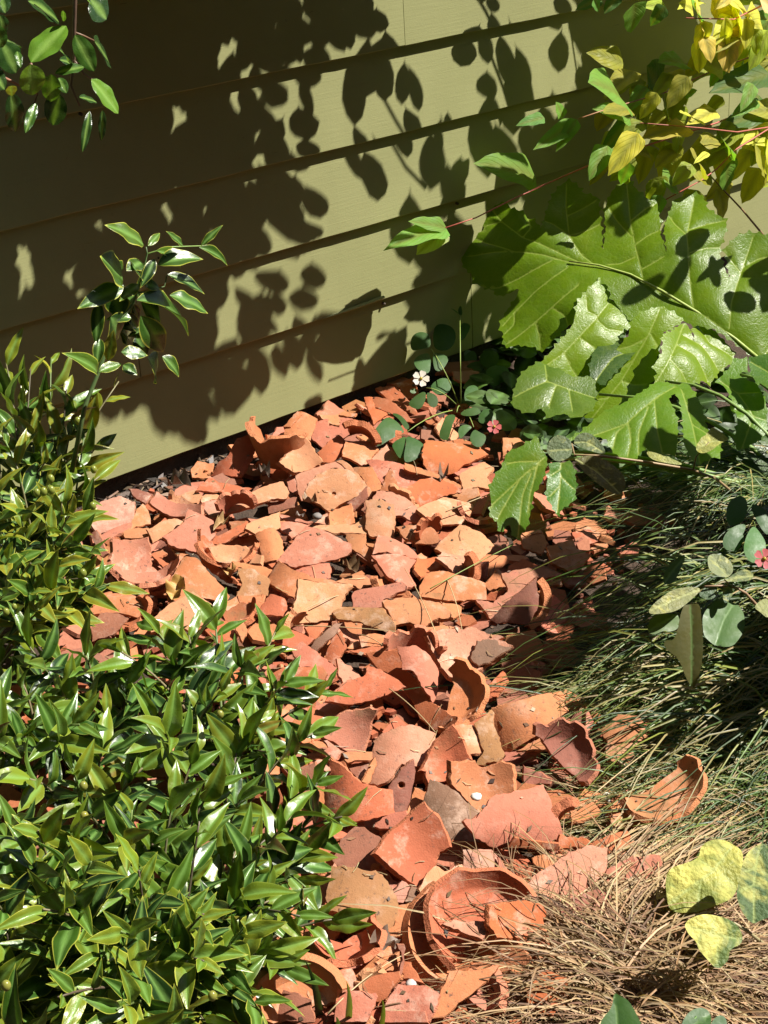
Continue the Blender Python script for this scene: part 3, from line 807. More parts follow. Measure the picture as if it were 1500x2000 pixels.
LAND = [('the pierced pot base', 655, 955), ('the tall curved pot wall', 535, 905), ('the squarish pale shard', 625, 1160),
        ('the large rose-pink shard', 610, 1070), ('the scoop-shaped bowl', 900, 1375), ('the leaf-shaded pink shard', 900, 1280),
        ('the crack-marked curved shard', 1020, 1420), ('the mauve bowl', 1110, 1480), ('the grass-cradled bowl', 1290, 1540),
        ('the notched square pot base', 950, 1530), ('the sail-like red shard', 870, 1470), ('the drilled red pot wall', 720, 1560),
        ('the diamond-shaped shard', 805, 1650), ('the dusky grey-brown shard', 880, 1590), ('the large salmon shard', 1010, 1600),
        ('the algae-washed dome', 700, 1760), ('the red cup-like fragment', 670, 1850), ('the round nested pots', 930, 1810),
        ('the broad peach shard', 1090, 1710), ('the lime-stained slab', 220, 1010), ('the dusty half pot', 270, 1110),
        ('the pink kite-shaped shard', 370, 1040), ('the ochre block', 830, 1195), ('the heart-shadowed dome', 880, 890),
        ('the domed deep orange shard', 845, 960), ('the wall footing', 400, 930), ('the sandy peach dome', 770, 1470),
        ('the rosy hollow shard', 680, 1430), ('the rolled rust rim', 585, 1325), ('the pink flower', 965, 835),
        ('the bottom bowl rim', 620, 1940), ('the hanging acanthus leaf', 1020, 1040), ('the pink sweeping rim', 1010, 1150),
        ('the white flower', 822, 740), ('the ring-moulded rust shard', 710, 1920), ('the left shrub', 150, 1250),
        ('the broad apricot shard', 360, 1190), ('the lower shrub', 300, 1500), ('the ragged salmon shard', 660, 845)]
USED = set()
def autolabel(px, py, colname, size, extra='shard'):
    near = sorted(LAND, key=lambda l: math.hypot(px - l[1], py - l[2]))
    for l in near[:4]:
        dx, dy = px - l[1], py - l[2]
        if math.hypot(dx, dy) < 14: rel = 'tucked against'
        elif abs(dy) > 1.6 * abs(dx): rel = 'just behind' if dy < 0 else 'just in front of'
        elif abs(dx) > 1.6 * abs(dy): rel = 'just left of' if dx < 0 else 'just right of'
        else: rel = ('behind and left of' if dx < 0 else 'behind and right of') if dy < 0 else ('in front and left of' if dx < 0 else 'in front and right of')
        for e in ('', ' on edge', ):
            s = f'{size} {colname} {extra} {rel} {l[0]}'
            if s not in USED:
                USED.add(s); return s
    a, b = near[0][0], near[1][0]
    for k in ('', 'half-buried ', 'darker '):
        s = f'{k}{size} {colname} {extra} between {a} and {b}'
        if s not in USED:
            USED.add(s); return s
    return s

GROUP = 'broken terracotta pot shards'
def shape_noise(rr):
    a, b, c, d = (rr.uniform(0, 6.28) for _ in range(4))
    return lambda x, y: 0.0011 * (math.sin(38 * x + 21 * y + a) + math.sin(61 * y - 33 * x + b)) * 0.6
def shard_disp(poly, kap, ang, rr):
    ca, sa = math.cos(rad(ang)), math.sin(rad(ang))
    cw = sum(-p[0] * sa + p[1] * ca for p in poly) / len(poly)
    wmax = max(abs(-p[0] * sa + p[1] * ca - cw) for p in poly) or 0.01
    m = sum((-p[0] * sa + p[1] * ca - cw) ** 2 for p in poly) / len(poly)
    k = kap
    if abs(k) * wmax > .95: k = math.copysign(.95 / wmax, k)
    nz = shape_noise(rr)
    if kap > -9: return lambda x, y: -k / 2 * ((-x * sa + y * ca - cw) ** 2 - m * 0.6) + nz(x, y)
    c2 = sum(p[0] * ca + p[1] * sa for p in poly) / len(poly)
    w2 = max(abs(p[0] * ca + p[1] * sa - c2) for p in poly)
    k2 = -min(.65 / w2, abs(k) * .7)
    return lambda x, y: -k / 2 * ((-x * sa + y * ca - cw) ** 2 - m * 0.6) - k2 / 2 * ((x * ca + y * sa - c2) ** 2 - w2 * w2 * .25) + nz(x, y)

prev = None
for i, s in enumerate(SHARDS):
    rr = random.Random(100 + i)
    px = sum(p[0] for p in s['poly']) / len(s['poly']); py = sum(p[1] for p in s['poly']) / len(s['poly'])
    tf, tr = s['tilt'] or (rr.gauss(24, 11), rr.gauss(4, 13))
    if s['tilt'] and not s['part']: tf += rr.gauss(0, 4); tr += rr.gauss(0, 7)
    z = 0.036 + s['lift'] / 100 * 0.9 + rr.uniform(0, .004)
    P = gz(px, py, z)
    n = Vector((math.tan(rad(tr)), -math.tan(rad(tf)), 1)).normalized()
    M, u, v, n = frame(n, P)
    poly = []
    for q in s['poly']:
        d = onplane(q[0], q[1], P, n) - P
        poly.append((d.dot(u), d.dot(v)))
    ar = sum(poly[k][0] * poly[(k + 1) % len(poly)][1] - poly[(k + 1) % len(poly)][0] * poly[k][1] for k in range(len(poly))) / 2
    if ar < 0: poly = poly[::-1]
    kap, ang = s['cur'] or (rr.choice((-1, 1)) * rr.uniform(2, 6), rr.uniform(0, 180))
    kap *= 3.0
    dsp = shard_disp(poly, kap, ang, rr)
    fixed = []
    for q in s['poly']:      # meet the sight line on the curved face itself
        d = onplane(q[0], q[1], P, n) - P
        x0, y0 = x, y = d.dot(u), d.dot(v)
        for _ in range(6):
            zz = max(-.03, min(.03, dsp(x, y)))
            d = onplane(q[0], q[1], P + n * zz, n) - P
            x, y = .5 * (x + d.dot(u)), .5 * (y + d.dot(v))
        if math.hypot(x - x0, y - y0) > .03: x, y = x0, y0
        fixed.append((x, y))
    if sum(fixed[k][0] * fixed[(k + 1) % len(fixed)][1] - fixed[(k + 1) % len(fixed)][0] * fixed[k][1] for k in range(len(fixed))) < 0: fixed = fixed[::-1]
    cx_, cy_ = sum(p[0] for p in fixed) / len(fixed), sum(p[1] for p in fixed) / len(fixed)
    g = 1.06
    poly = [(cx_ + (a - cx_) * g, cy_ + (b - cy_) * g) for a, b in fixed]
    size = math.sqrt(abs(ar))
    out = sub_outline(poly, 0.005, 0.00035, rr, .0013)
    hole = None
    if s['hole']:
        d = onplane(s['hole'][0], s['hole'][1], P, n) - P
        hx, hy, hr = d.dot(u), d.dot(v), s['hole'][2]
        hole = [(hx + hr * math.cos(t * math.pi / 6), hy + hr * math.sin(t * math.pi / 6)) for t in range(12)][::-1]
    th = s['th'] or (rr.uniform(.0085, .0112) if size > .045 else rr.uniform(.0065, .0085))
    me = slab_mesh('terracotta_shard', out, th, dsp, rr, 0.011 if size > .04 else 0.008, hole)
    c = jit(lin(SHC[s['col']][0], KS), 0.07, rr)
    rim = None
    if not s['part'] and not s['label'] and size > .04 and rr.random() < .22:
        k_ = max(range(len(poly)), key=lambda q: math.dist(poly[q], poly[(q + 1) % len(poly)]))
        a_, b_ = Vector(poly[k_]), Vector(poly[(k_ + 1) % len(poly)])
        dd = (b_ - a_).normalized(); nn_ = Vector((-dd.y, dd.x))
        ww = rr.uniform(.009, .014)
        e0, e1 = a_ + dd * .002 - nn_ * .0012, b_ - dd * .002 - nn_ * .0012
        rp = [e0, e1, e1 + nn_ * ww - dd * ww * .3, e0 + nn_ * ww + dd * ww * .3]
        rim = slab_mesh('rim', sub_outline([tuple(q) for q in rp], .006, .0002, rr), th * 1.75, dsp, rr, .011)
    if s['part'] and prev is not None:
        o = link(s['part'], me, prev, M, c)
        continue
    o = link('terracotta_shard', me, None, M, c)
    if rim: link('rim', rim, o, M, c)
    if s['label']:
        lab = s['label']; USED.add(lab)
    else:
        lab = autolabel(px, py, SHC[s['col']][1], 'small' if size < .045 else 'broad')
    tag(o, lab, 'shard', GROUP)
    prev = o

# true pot fragments: pieces of a turned wall and base
def turned(cpx, cpy, rpx, base, h, a0, a1, tilt, rot, col, lift, label, seed, th=.0075, chip=.25, lip=False, foot=True):
    rr = random.Random(seed)
    P = gz(cpx, cpy, .036 + lift / 100)
    Rr = rpx * (P - CAM).length / FPX
    n = Vector((math.tan(rad(tilt[1])), -math.tan(rad(tilt[0])), 1)).normalized()
    M, u, v, n = frame(n, P)
    prof = []
    b = base * Rr
    if foot:
        prof += [(.0008, 0), (b * .4, 0), (b * .75, .0002), (b * .93, .001)]
    H = h * Rr
    prof += [(b + (Rr - b) * t ** .8, H * t) for t in (.06, .2, .4, .6, .8, .92, 1)]
    m = len(prof); na = max(14, int(abs(a1 - a0) / 6))
    ph = [rr.uniform(0, 6.28) for _ in range(6)]
    def jag(t, q): return .55 * (abs((t * .62 + ph[q]) % 1 - .5) * 4 - 1) + .35 * (abs((t * 1.5 + ph[q + 1]) % 1 - .5) * 4 - 1) + .12 * math.sin(t * 19 + ph[q + 2])
    V, F, MI = [], [], []
    for side in (1, -1):
        for i, (r_, z) in enumerate(prof):
            r2, z2 = prof[min(i + 1, m - 1)]; r1, z1 = prof[max(i - 1, 0)]
            nr, nz_ = -(z2 - z1), (r2 - r1)
            L = math.hypot(nr, nz_) or 1
            tt = th * (1.5 if lip and i >= m - 3 else 1)
            for j in range(na + 1):
                f = j / na
                t = i / (m - 1)
                A = rad(a0 + (a1 - a0) * f) + rad(11) * (jag(t * 2.2, 0) * (1 - f) + jag(t * 2.2 + 9, 1) * f)
                zc = 1.0
                if i >= m - 5 and chip:
                    zc = 1 - chip * max(0, jag(f * 3.2, 2) + .25 - (.5 if lip else 0)) * ((i - (m - 6)) / 5)
                wob = 1 + .012 * math.sin(3 * A + ph[3])
                R2 = (b + (r_ - b) * zc if i >= m - 7 and r_ > b else r_) * wob
                Z = z * zc
                V.append(Vector((math.cos(A) * (R2 + nr / L * tt / 2 * side), math.sin(A) * (R2 + nr / L * tt / 2 * side), Z + nz_ / L * tt / 2 * side)))
    K = m * (na + 1)
    W = na + 1
    for i in range(m - 1):
        for j in range(na):
            q = (i * W + j, i * W + j + 1, (i + 1) * W + j + 1, (i + 1) * W + j)
            F.append(q[::-1]); MI.append(0)
            F.append(tuple(x + K for x in q)); MI.append(0)
    bd = [(i * W, (i + 1) * W) for i in range(m - 1)] + [((m - 1) * W + j, (m - 1) * W + j + 1) for j in range(na)] + [((i + 1) * W + na, i * W + na) for i in range(m - 2, -1, -1)]
    if not foot: bd += [(j + 1, j) for j in range(na)]
    for a, b_ in bd:
        F.append((a, b_, b_ + K, a + K)); MI.append(1)
    me = mesh('terracotta_shard', V, F, [M_TERRA, M_EDGE], MI, True, 42)
    o = link('terracotta_shard', me, None, M @ Matrix.Rotation(rad(rot), 4, 'Z'), jit(lin(SHC[col][0], KS), .05, rr))
    USED.add(label)
    tag(o, label, 'shard', GROUP)
turned(915, 1832, 120, .66, .24, 120, 322, (20, -4), 0, 'or', .6, 'curved outer saucer under the round nested pots', 1, .0085, .1, True)
turned(940, 1812, 110, .66, .36, 30, 235, (27, 2), 0, 're', 2.0, 'round red pot interior rising behind the nested pieces', 2, .0085, .2)
turned(1088, 1486, 76, .55, .45, -50, 130, (30, 6), 0, 'mv', 2.2, 'mauve-pink bowl fragment with a torn left lip', 3, .0075, .35)
turned(878, 1368, 78, .58, .42, -100, 80, (30, -12), 0, 'or', 2.4, 'scoop-shaped orange bowl fragment', 4, .008, .25)
turned(1280, 1535, 92, .62, .34, -150, 40, (24, -4), 0, 'or', 3.4, 'orange bowl cradled by grass at the edge of the heap', 5, .008, .3)
turned(668, 1846, 74, .5, .8, 165, 395, (16, 6), 0, 're', 2.6, 'small red cup-like fragment under a shrub tip', 6, .0085, .35)
turned(560, 892, 66, .72, 1.25, 150, 318, (4, -6), 0, 'or', .6, 'tall curved pot wall with a bright broken edge, near the siding', 7, .009, .22, False, False)
turned(800, 1318, 62, .70, 1.2, 20, 170, (14, 10), 0, 'sa', .8, 'upright curved salmon pot wall shading the scoop-shaped bowl', 8, .008, .3, False, False)
turned(445, 1075, 62, .55, .6, 160, 350, (24, 4), 0, 'ru', 1.6, 'rust pot wall curving round the shallow apricot bowl piece', 9, .0075, .3)
turned(285, 1120, 70, .55, .7, 190, 372, (20, 4), 0, 'pk', 1.4, 'pink pot bottom with its front wall showing by the dusty half pot', 10, .008, .3)

turned(580, 1985, 100, .62, .45, 25, 200, (30, 8), 0, 'or', 2.0, 'bright broken rim of the bowl at the bottom beside striped blades', 11, .009, .2, True)
rr = random.Random(55)
for k, (x, y, rp) in enumerate([(470, 1012, 46), (545, 1062, 44), (762, 1003, 48), (1015, 1185, 58), (850, 1062, 44), (452, 1185, 48), (590, 1252, 50), (1195, 1425, 56), (818, 862, 46), (868, 800, 42), (700, 876, 46), (382, 985, 42), (232, 1182, 52), (772, 1132, 44), (884, 1122, 46), (700, 1212, 46), (800, 1702, 58), (640, 1655, 56), (905, 1945, 62), (765, 1962, 60), (1130, 1622, 56), (930, 985, 44)]):
    a0 = rr.uniform(0, 360)
    c_ = rr.choice(('or', 'sa', 're', 'pa', 'pe', 'ru', 'pk'))
    turned(x, y, rp, rr.uniform(.62, .85), rr.uniform(.6, 1.0), a0, a0 + rr.uniform(75, 140), (rr.uniform(10, 60), rr.uniform(-25, 30)), 0, c_, rr.uniform(.6, 1.6),
           autolabel(x, y, SHC[c_][1], 'curved', 'pot-wall fragment'), 300 + k, .0082, rr.uniform(.15, .4), rr.random() < .4, rr.random() < .35)

# fillers below: shared meshes, each a thing
BED = [(150, 1000), (300, 955), (560, 850), (800, 745), (960, 700), (1070, 900), (1330, 1010), (1200, 1150), (1080, 1300), (1150, 1400), (1300, 1440),
       (1390, 1600), (1280, 1720), (1150, 1850), (1000, 2030), (0, 2030), (0, 1400), (120, 1250)]
FM = []
for k in range(22):
    rr = random.Random(900 + k)
    m = rr.randint(4, 6)
    L = rr.uniform(.028, .052)
    poly = []
    for q in range(m):
        a = (q + rr.uniform(-.3, .3)) / m * 2 * math.pi
        d = L * rr.uniform(.65, 1.1)
        poly.append((d * math.cos(a), d * math.sin(a) * .8))
    out = sub_outline(poly, .006, .0004, rr, .0015)
    FM.append(slab_mesh('terracotta_shard', out, rr.uniform(.007, .010), shard_disp(poly, rr.choice((-1, 1)) * rr.uniform(7, 16), rr.uniform(0, 180), rr), rr, .012))
placed = []
rr = random.Random(77)
tries = 0
while len(placed) < 92 and tries < 20000:
    tries += 1
    px, py = rr.uniform(0, 1400), rr.uniform(690, 2030)
    if not inside(px, py, BED): continue
    dm = 58 if px > 520 or py < 1250 else 85
    if any(math.hypot(px - a, (py - b) * 1.5) < dm for a, b in placed): continue
    placed.append((px, py))
    P = gz(px, py, rr.uniform(.020, .042))
    n = Vector((rr.gauss(.06, .25), rr.gauss(-.28, .2), 1)).normalized()
    M, u, v, n = frame(n, P)
    M = M @ Matrix.Rotation(rr.uniform(0, 6.28), 4, 'Z') @ Matrix.Scale(rr.uniform(.8, 1.25), 4)
    ck = rr.choice(['or', 'or', 'pa', 'pk', 'ru', 're', 'oc', 'sa', 'de', 'br'])
    o = link('terracotta_shard', rr.choice(FM), None, M, jit(lin(SHC[ck][0], KS), .1, rr))
    tag(o, autolabel(px, py, SHC[ck][1], 'half-buried'), 'shard', GROUP)

# buried rubble and crumbs: one mass
CB = Buf()
for k in range(1300):
    px, py = rr.uniform(0, 1400), rr.uniform(690, 2040)
    if not inside(px, py, BED): continue
    P = gz(px, py, rr.uniform(.004, .036))
    n = Vector((rr.gauss(.0, .3), rr.gauss(-.2, .3), 1)).normalized()
    M, u, v, n = frame(n, P)
    M = M @ Matrix.Rotation(rr.uniform(0, 6.28), 4, 'Z')
    m_ = rr.randint(4, 6); L = rr.uniform(.016, .040); th = rr.uniform(.003, .0045)
    ring = [(L * rr.uniform(.7, 1.1) * math.cos((q + rr.uniform(-.25, .25)) / m_ * 6.283), L * rr.uniform(.6, 1) * math.sin((q + rr.uniform(-.25, .25)) / m_ * 6.283)) for q in range(m_)]
    V = [M @ Vector((a, b, th)) for a, b in ring] + [M @ Vector((a * 1.03, b * 1.03, -th)) for a, b in ring]
    F = [tuple(range(m_)), tuple(range(m_, 2 * m_))[::-1]] + [(q + m_, (q + 1) % m_ + m_, (q + 1) % m_, q) for q in range(m_)]
    CB.add(V, F, jit(lin(SHC[rr.choice(['or', 'pk', 'ru', 're', 'br', 'sa'])][0], KS * .95), .15, rr))
for k in range(2200):
    px, py = rr.uniform(0, 1400), rr.uniform(690, 2030)
    if not inside(px, py, BED): continue
    P = gz(px, py, rr.uniform(.0, .034))
    s = rr.uniform(.003, .011)
    n = 5
    top = [P + Vector((math.cos(q * 6.28 / n + k) * s * rr.uniform(.6, 1.2), math.sin(q * 6.28 / n + k) * s * rr.uniform(.6, 1.2), s * rr.uniform(.2, .6))) for q in range(n)]
    bot = [t - Vector((0, 0, s * .7)) for t in top]
    F = [tuple(range(n)), tuple(range(n, 2 * n))[::-1]] + [(q + n, (q + 1) % n + n, (q + 1) % n, q) for q in range(n)]
    CB.add(top + bot, F, jit(lin(SHC[rr.choice(['or', 'pk', 'ru', 're', 'br'])][0], KS * .9), .15, rr))
LB = Buf()
for k in range(420):
    P = WP + WD * rr.uniform(-.9, .6) + WN * abs(rr.gauss(.02, .035)); P.z = rr.uniform(.0, .016)
    d = Vector((rr.gauss(0, 1), rr.gauss(0, 1), rr.gauss(0, .35))).normalized(); e = d.cross(Vector((rr.gauss(0, .5), rr.gauss(0, .5), 1))).normalized()
    l, w_ = rr.uniform(.006, .028), rr.uniform(.002, .006)
    h = d.cross(e) * .0015
    V = [P - d * l + h, P + e * w_ + h, P + d * l + h, P - e * w_ + h]; V += [q - h * 2 for q in V]
    LB.add(V, [(0, 3, 2, 1), (4, 5, 6, 7), (0, 1, 5, 4), (1, 2, 6, 5), (2, 3, 7, 6), (3, 0, 4, 7)], jit(rr.choice(((.05, .03, .02), (.10, .065, .04), (.03, .02, .015), (.16, .10, .06))), .3, rr))
tag(LB.make('bark_litter', M_STEMC, None, (0, 2.6, 0), False), 'dark bark and leaf litter along the foot of the wall', 'litter', kind='stuff')
o = CB.make('terracotta_crumbs', plainmat('crumb', 0.85, 0.3, 'col', 0.5, 200), None, (0, 2, 0), False)
tag(o, 'tiny terracotta crumbs scattered between the larger shards', 'rubble', kind='stuff')

# ------------------------------------------------------------------ leaves
def leaf_mesh(name, mat, kind, fold=.25, curl=.25, wave=0.0, seed=0):
    rr = random.Random(seed)
    nl = 12
    xs = [-1, -.86, -.45, -.07, .07, .45, .86, 1]
    V, F, C, UV = [], [], [], []
    for j in range(nl + 1):
        t = j / nl
        if kind == 'lance': hw = .5 * (math.sin(math.pi * t ** .85) ** .9) * (1 - .25 * t)
        elif kind == 'ovate': hw = .5 * min(1, (t / .12) ** .6) * (1 - t ** 2.1) ** .75 if t < .86 else .5 * .30 * (1 - t) / .14
        elif kind == 'ellip': hw = .5 * math.sin(math.pi * t ** .92) ** .62
        else: hw = .5 * math.sin(math.pi * t) ** .7
        if j == 0: hw = .02
        if j == nl: hw = .004
        for x in xs:
            z = fold * abs(x) * hw * 0.9 - curl * (t - .15) ** 2 - 0.25 * hw * x * x * .5
            z += wave * math.sin(t * 14 + seed + (2 if x > 0 else 0)) * abs(x) * hw
            V.append((x * hw, t, z))
            C.append((1.0 if abs(x) < .1 else 0.0, 1.0 if abs(x) > .95 or j >= nl - 0 else 0.0, 0))
            UV.append((x * .5 + .5, t))
    m = len(xs)
    for j in range(nl):
        for q in range(m - 1):
            F.append((j * m + q, j * m + q + 1, (j + 1) * m + q + 1, (j + 1) * m + q))
    me = mesh(name, V, F, [mat])
    vcol(me, 'mask', C)
    ul = me.uv_layers.new(name='UVMap')
    for lp in me.loops: ul.data[lp.index].uv = UV[lp.vertex_index]
    return me

def leaf_M(base, tip, w, up, roll=0.0):
    d = tip - base
    L = d.length
    y = d / L
    n = (up - y * up.dot(y))
    if n.length < 1e-4: n = Vector((0, -1, 0)) - y * y.dot(Vector((0, -1, 0)))
    n.normalize()
    x = y.cross(n)
    if roll:
        n, x = n * math.cos(roll) + x * math.sin(roll), x * math.cos(roll) - n * math.sin(roll)
    X, Y, Z = x * L * w, y * L, n * L
    return Matrix(((X.x, Y.x, Z.x, base.x), (X.y, Y.y, Z.y, base.y), (X.z, Y.z, Z.z, base.z), (0, 0, 0, 1)))

def leaf_px(b, t, ratio, up):
    M = leaf_M(b, t, 1.0, up)
    x = M.col[0].to_3d().normalized(); y = M.col[1].to_3d().normalized()
    vd = (b - CAM).normalized()
    xp = x - vd * x.dot(vd); yp = (y - vd * y.dot(vd))
    k = (xp - yp.normalized() * xp.dot(yp.normalized())).length
    yl = max(.25, yp.length)
    return leaf_M(b, t, ratio * yl * min(2.4, 1 / max(.3, k)), up)

FACE = Vector((.16, -.55, .80)).normalized()

def traced_leaf(name, parent, poly, mat, color, P, n, veins=(), puff=.006, bend=(0, 0, 0), wav=.0, grid=.012, step=.007, jag=.0004, seed=1, bowl=0.0, smooth=2, cut=.25, teeth=0.0):
    rr = random.Random(seed)
    M, u, v, n = frame(n, P)
    to = lambda q: (lambda d: (d.dot(u), d.dot(v)))(onplane(q[0], q[1], P, n) - P)
    pl = [to(q) for q in poly]
    ar = sum(pl[k][0] * pl[(k + 1) % len(pl)][1] - pl[(k + 1) % len(pl)][0] * pl[k][1] for k in range(len(pl)))
    if ar < 0: pl = pl[::-1]
    for _ in range(smooth):
        q_ = []
        for i in range(len(pl)):
            a, b = Vector(pl[i]), Vector(pl[(i + 1) % len(pl)])
            q_ += [tuple(a.lerp(b, cut)), tuple(a.lerp(b, 1 - cut))]
        pl = q_
    out = sub_outline(pl, step, jag, rr)
    if teeth:
        o2 = list(out)
        i = rr.randint(1, 3)
        while i < len(out) - 1:
            a, b = Vector(out[i - 1]), Vector(out[i + 1])
            t_ = (b - a).normalized(); nn_ = Vector((t_.y, -t_.x))
            q = Vector(out[i]) + nn_ * teeth * rr.uniform(.6, 1.3)
            o2[i] = (q.x, q.y)
            for k_ in (-1, 1):
                q = Vector(out[i + k_]) - nn_ * teeth * .25
                o2[i + k_] = (q.x, q.y)
            i += rr.randint(3, 5)
        out = o2
    vl = []
    for vn in veins:
        q = [Vector(to(p)) for p in vn]
        pts = []
        for a, b in zip(q[:-1], q[1:]):
            k = max(1, int((b - a).length / .008))
            pts += [a.lerp(b, t / k) for t in range(k)]
        pts.append(q[-1])
        vl.append(pts)
    xs = [p[0] for p in out]; ys = [p[1] for p in out]
    segs = [(a, b) for pts in vl for a, b in zip(pts[:-1], pts[1:])]
    SA = np.array([(a.x, a.y) for a, b in segs]).reshape(-1, 2); SB = np.array([(b.x, b.y) for a, b in segs]).reshape(-1, 2)
    def dist(x, y):
        if not len(SA): return 1.0
        p = np.array((x, y)); ab = SB - SA
        t = np.clip(((p - SA) * ab).sum(1) / ((ab * ab).sum(1) + 1e-12), 0, 1)
        return float(np.sqrt((((SA + ab * t[:, None]) - p) ** 2).sum(1).min()))
    inner = []
    for pts in vl:
        for k in range(len(pts) - 1):
            a, b = pts[k], pts[k + 1]
            t = (b - a).normalized(); nn = Vector((-t.y, t.x))
            for off in (-.0022, -.0006, .0006, .0022):
                q = a.lerp(b, .5) + nn * off
                if inside(q.x, q.y, out): inner.append((q.x, q.y))
    y = min(ys)
    while y < max(ys):
        x = min(xs)
        while x < max(xs):
            q = (x + rr.uniform(-.25, .25) * grid, y + rr.uniform(-.25, .25) * grid)
            if inside(q[0], q[1], out) and dist(*q) > .0035: inner.append(q)
            x += grid
        y += grid
    vs, tris = cdt(out, inner)
    a0, b0 = rr.uniform(0, 6), rr.uniform(0, 6)
    V, C = [], []
    for (x, y) in vs:
        d = dist(x, y)
        z = puff * (1 - math.exp(-d / .018)) if len(SA) else 0
        z += bend[0] * x + bend[1] * y - bend[2] * (x * x + y * y) + wav * (math.sin(23 * x + 15 * y + a0) + math.sin(31 * y - 17 * x + b0))
        z += bowl * (x * x + y * y)
        V.append((x, y, z))
        C.append((1.0 if d < .0011 else (0.3 if d < .0016 else 0.0), 0, 0))
    me = mesh(name, V, tris, [mat])
    vcol(me, 'mask', C)
    ul = me.uv_layers.new(name='UVMap')
    x0, x1, y0, y1 = min(xs), max(xs), min(ys), max(ys)
    for lp in me.loops:
        q = V[lp.vertex_index]
        ul.data[lp.index].uv = ((q[0] - x0) / (x1 - x0), (q[1] - y0) / (y1 - y0))
    return link(name, me, parent, M, color)

# ---- acanthus
aca = empty('acanthus_plant', gz(1560, 1000, 0), 'acanthus with one huge glossy lobed leaf over drooping lower leaves', 'plant')
BIG = ('45,370 75,330 100,290 150,270 155,200 180,145 210,158 240,150 262,148 285,180 310,185 350,205 362,235 395,245 425,300 440,250 455,190 480,110 520,60 560,30 590,60 605,75 630,120 660,130 700,150 705,220 712,265 722,395 733,285 725,210 740,170 765,120 800,85 830,45 862,70 865,90 890,120 930,150 980,160 983,220 1000,260 988,320 1020,430 1008,300 1030,220 1050,170 1060,140 1120,110 1165,85 1205,120 1220,175 1255,205 1310,230 1308,290 1290,340 1275,400 1320,520 1308,400 1290,382 1360,310 1420,282 1500,290 1580,290 1620,330 1610,420 1700,430 1720,600 1660,640 1700,700 1650,800 1560,850 1500,895 '
       '1490,915 1400,858 1330,815 1250,775 1150,760 1080,735 985,690 890,712 850,742 800,690 758,640 742,592 705,560 640,620 613,692 585,742 490,820 432,872 400,850 380,852 320,843 282,852 240,835 252,800 228,750 235,720 270,660 310,610 326,565 280,590 215,597 203,572 150,553 105,537 92,490 62,460 45,410')
LOBES = [('600,650 650,590 705,545 745,590 758,640 822,690 848,740 846,780 803,815 770,855 752,898 735,940 705,962 650,967 600,1000 560,1007 500,977 400,942 460,890 545,800 590,740', ['760,640 690,730 560,860 430,938', '690,730 740,780 810,790', '620,800 690,850 740,900', '560,860 600,920 640,960', '700,720 650,690 640,620'], (705, 600), (.30, -.52, .80)),
         ('852,745 890,712 985,683 1060,720 1100,745 1040,790 1003,802 985,900 988,968 960,1022 900,1082 820,1132 760,1152 733,1173 700,1152 673,1159 690,1090 685,1030 725,950 770,880 840,812', ['985,690 930,820 830,990 700,1150', '930,820 860,850 790,860', '880,905 820,940 740,950', '830,990 890,1010 950,1010', '770,1060 730,1060 690,1080', '940,800 980,850 990,880'], (975, 690), (.16, -.62, .77)),
         ('1003,802 1040,790 1100,745 1130,760 1158,835 1145,770 1180,745 1235,768 1290,830 1350,885 1352,920 1290,960 1247,1017 1210,1007 1150,1024 1070,1038 985,1014 992,970 968,942 1000,890', ['1110,748 1070,850 1030,940 990,1010', '1070,850 1160,900 1240,1010', '1040,915 1100,970 1140,1020', '1180,750 1230,840 1345,900', '1100,800 1190,850 1280,955'], (1110, 755), (.34, -.42, .84))]
VE = ['1495,905 1350,805 1180,700 1000,600 850,525 700,480 560,458 440,425 330,408 200,392 70,392', '640,470 470,395 340,340 240,240 180,160', '690,478 620,420 560,330 545,180 548,50',
      '910,540 880,420 850,260 832,70', '1150,675 1130,520 1118,330 1160,110', '1320,770 1330,640 1380,480 1440,300', '560,480 400,590 300,680 240,750', '610,575 450,700 330,790 260,838', '440,425 300,405 150,330 110,300', '500,440 330,520 220,560 150,550',
      '340,340 380,290 360,225', '240,240 160,250 150,275', '560,330 480,270 440,255', '552,230 640,190 695,155', '560,330 650,300 712,270', '862,340 780,250 740,185', '852,260 920,200 975,165', '870,380 940,330 990,310', '1118,330 1060,270 1035,225', '1125,300 1220,260 1305,235', '1122,420 1220,380 1280,370',
      '1380,480 1330,420 1300,390', '1390,450 1470,400 1580,380', '870,440 800,470 740,470', '900,500 960,470 1010,440', '300,680 300,740 250,790', '400,740 420,800 425,860', '480,680 540,720 560,770', '1480,890 1560,760 1620,640']
Pb = frac(1200, 560, .865)
nb = Vector((-.10, -.66, .75)).normalized()
BIGP = crop('M', BIG)
leaf = traced_leaf('leaf', aca, BIGP, M_ACA, (.155, .285, .008), Pb, nb, [crop('M', v) for v in VE], .0065, (0, 0, .35), .005, .010, .007, .0003, 3, 0, 0, .14, .0045)
Bt = Buf()
mid = [onplane(*p, Pb, nb) + nb * .003 - Vector((0, 0, 0)) for p in crop('M', VE[0])]
Mf, fu, fv, fn = frame(nb, Pb)
mid = [m_ - nb * (.35 * (m_ - Pb).length_squared) for m_ in mid]
stalk = [gz(1640, 1000, 0.0), gz(1600, 860, .16), mid[0]] 
Bt.tube(bez(stalk[0], stalk[1], mid[0], 8) + mid[1:7], .0075, .0016, (.30, .38, .09), 7)
Bt.make('midrib', M_STEMC, leaf)
for k, (pl, vs, at, n_) in enumerate(LOBES):
    a_ = onplane(*crop1('M', *at), Pb, nb) + nb * .006
    traced_leaf('lobe', leaf, crop('M', pl), M_ACA, (.21, .355, .010), a_, Vector(n_).normalized(), [crop('M', v) for v in vs], .006, (0, 0, .9), .004, .010, .007, .0003, 12 + k, 0, 0, .14, .0045)
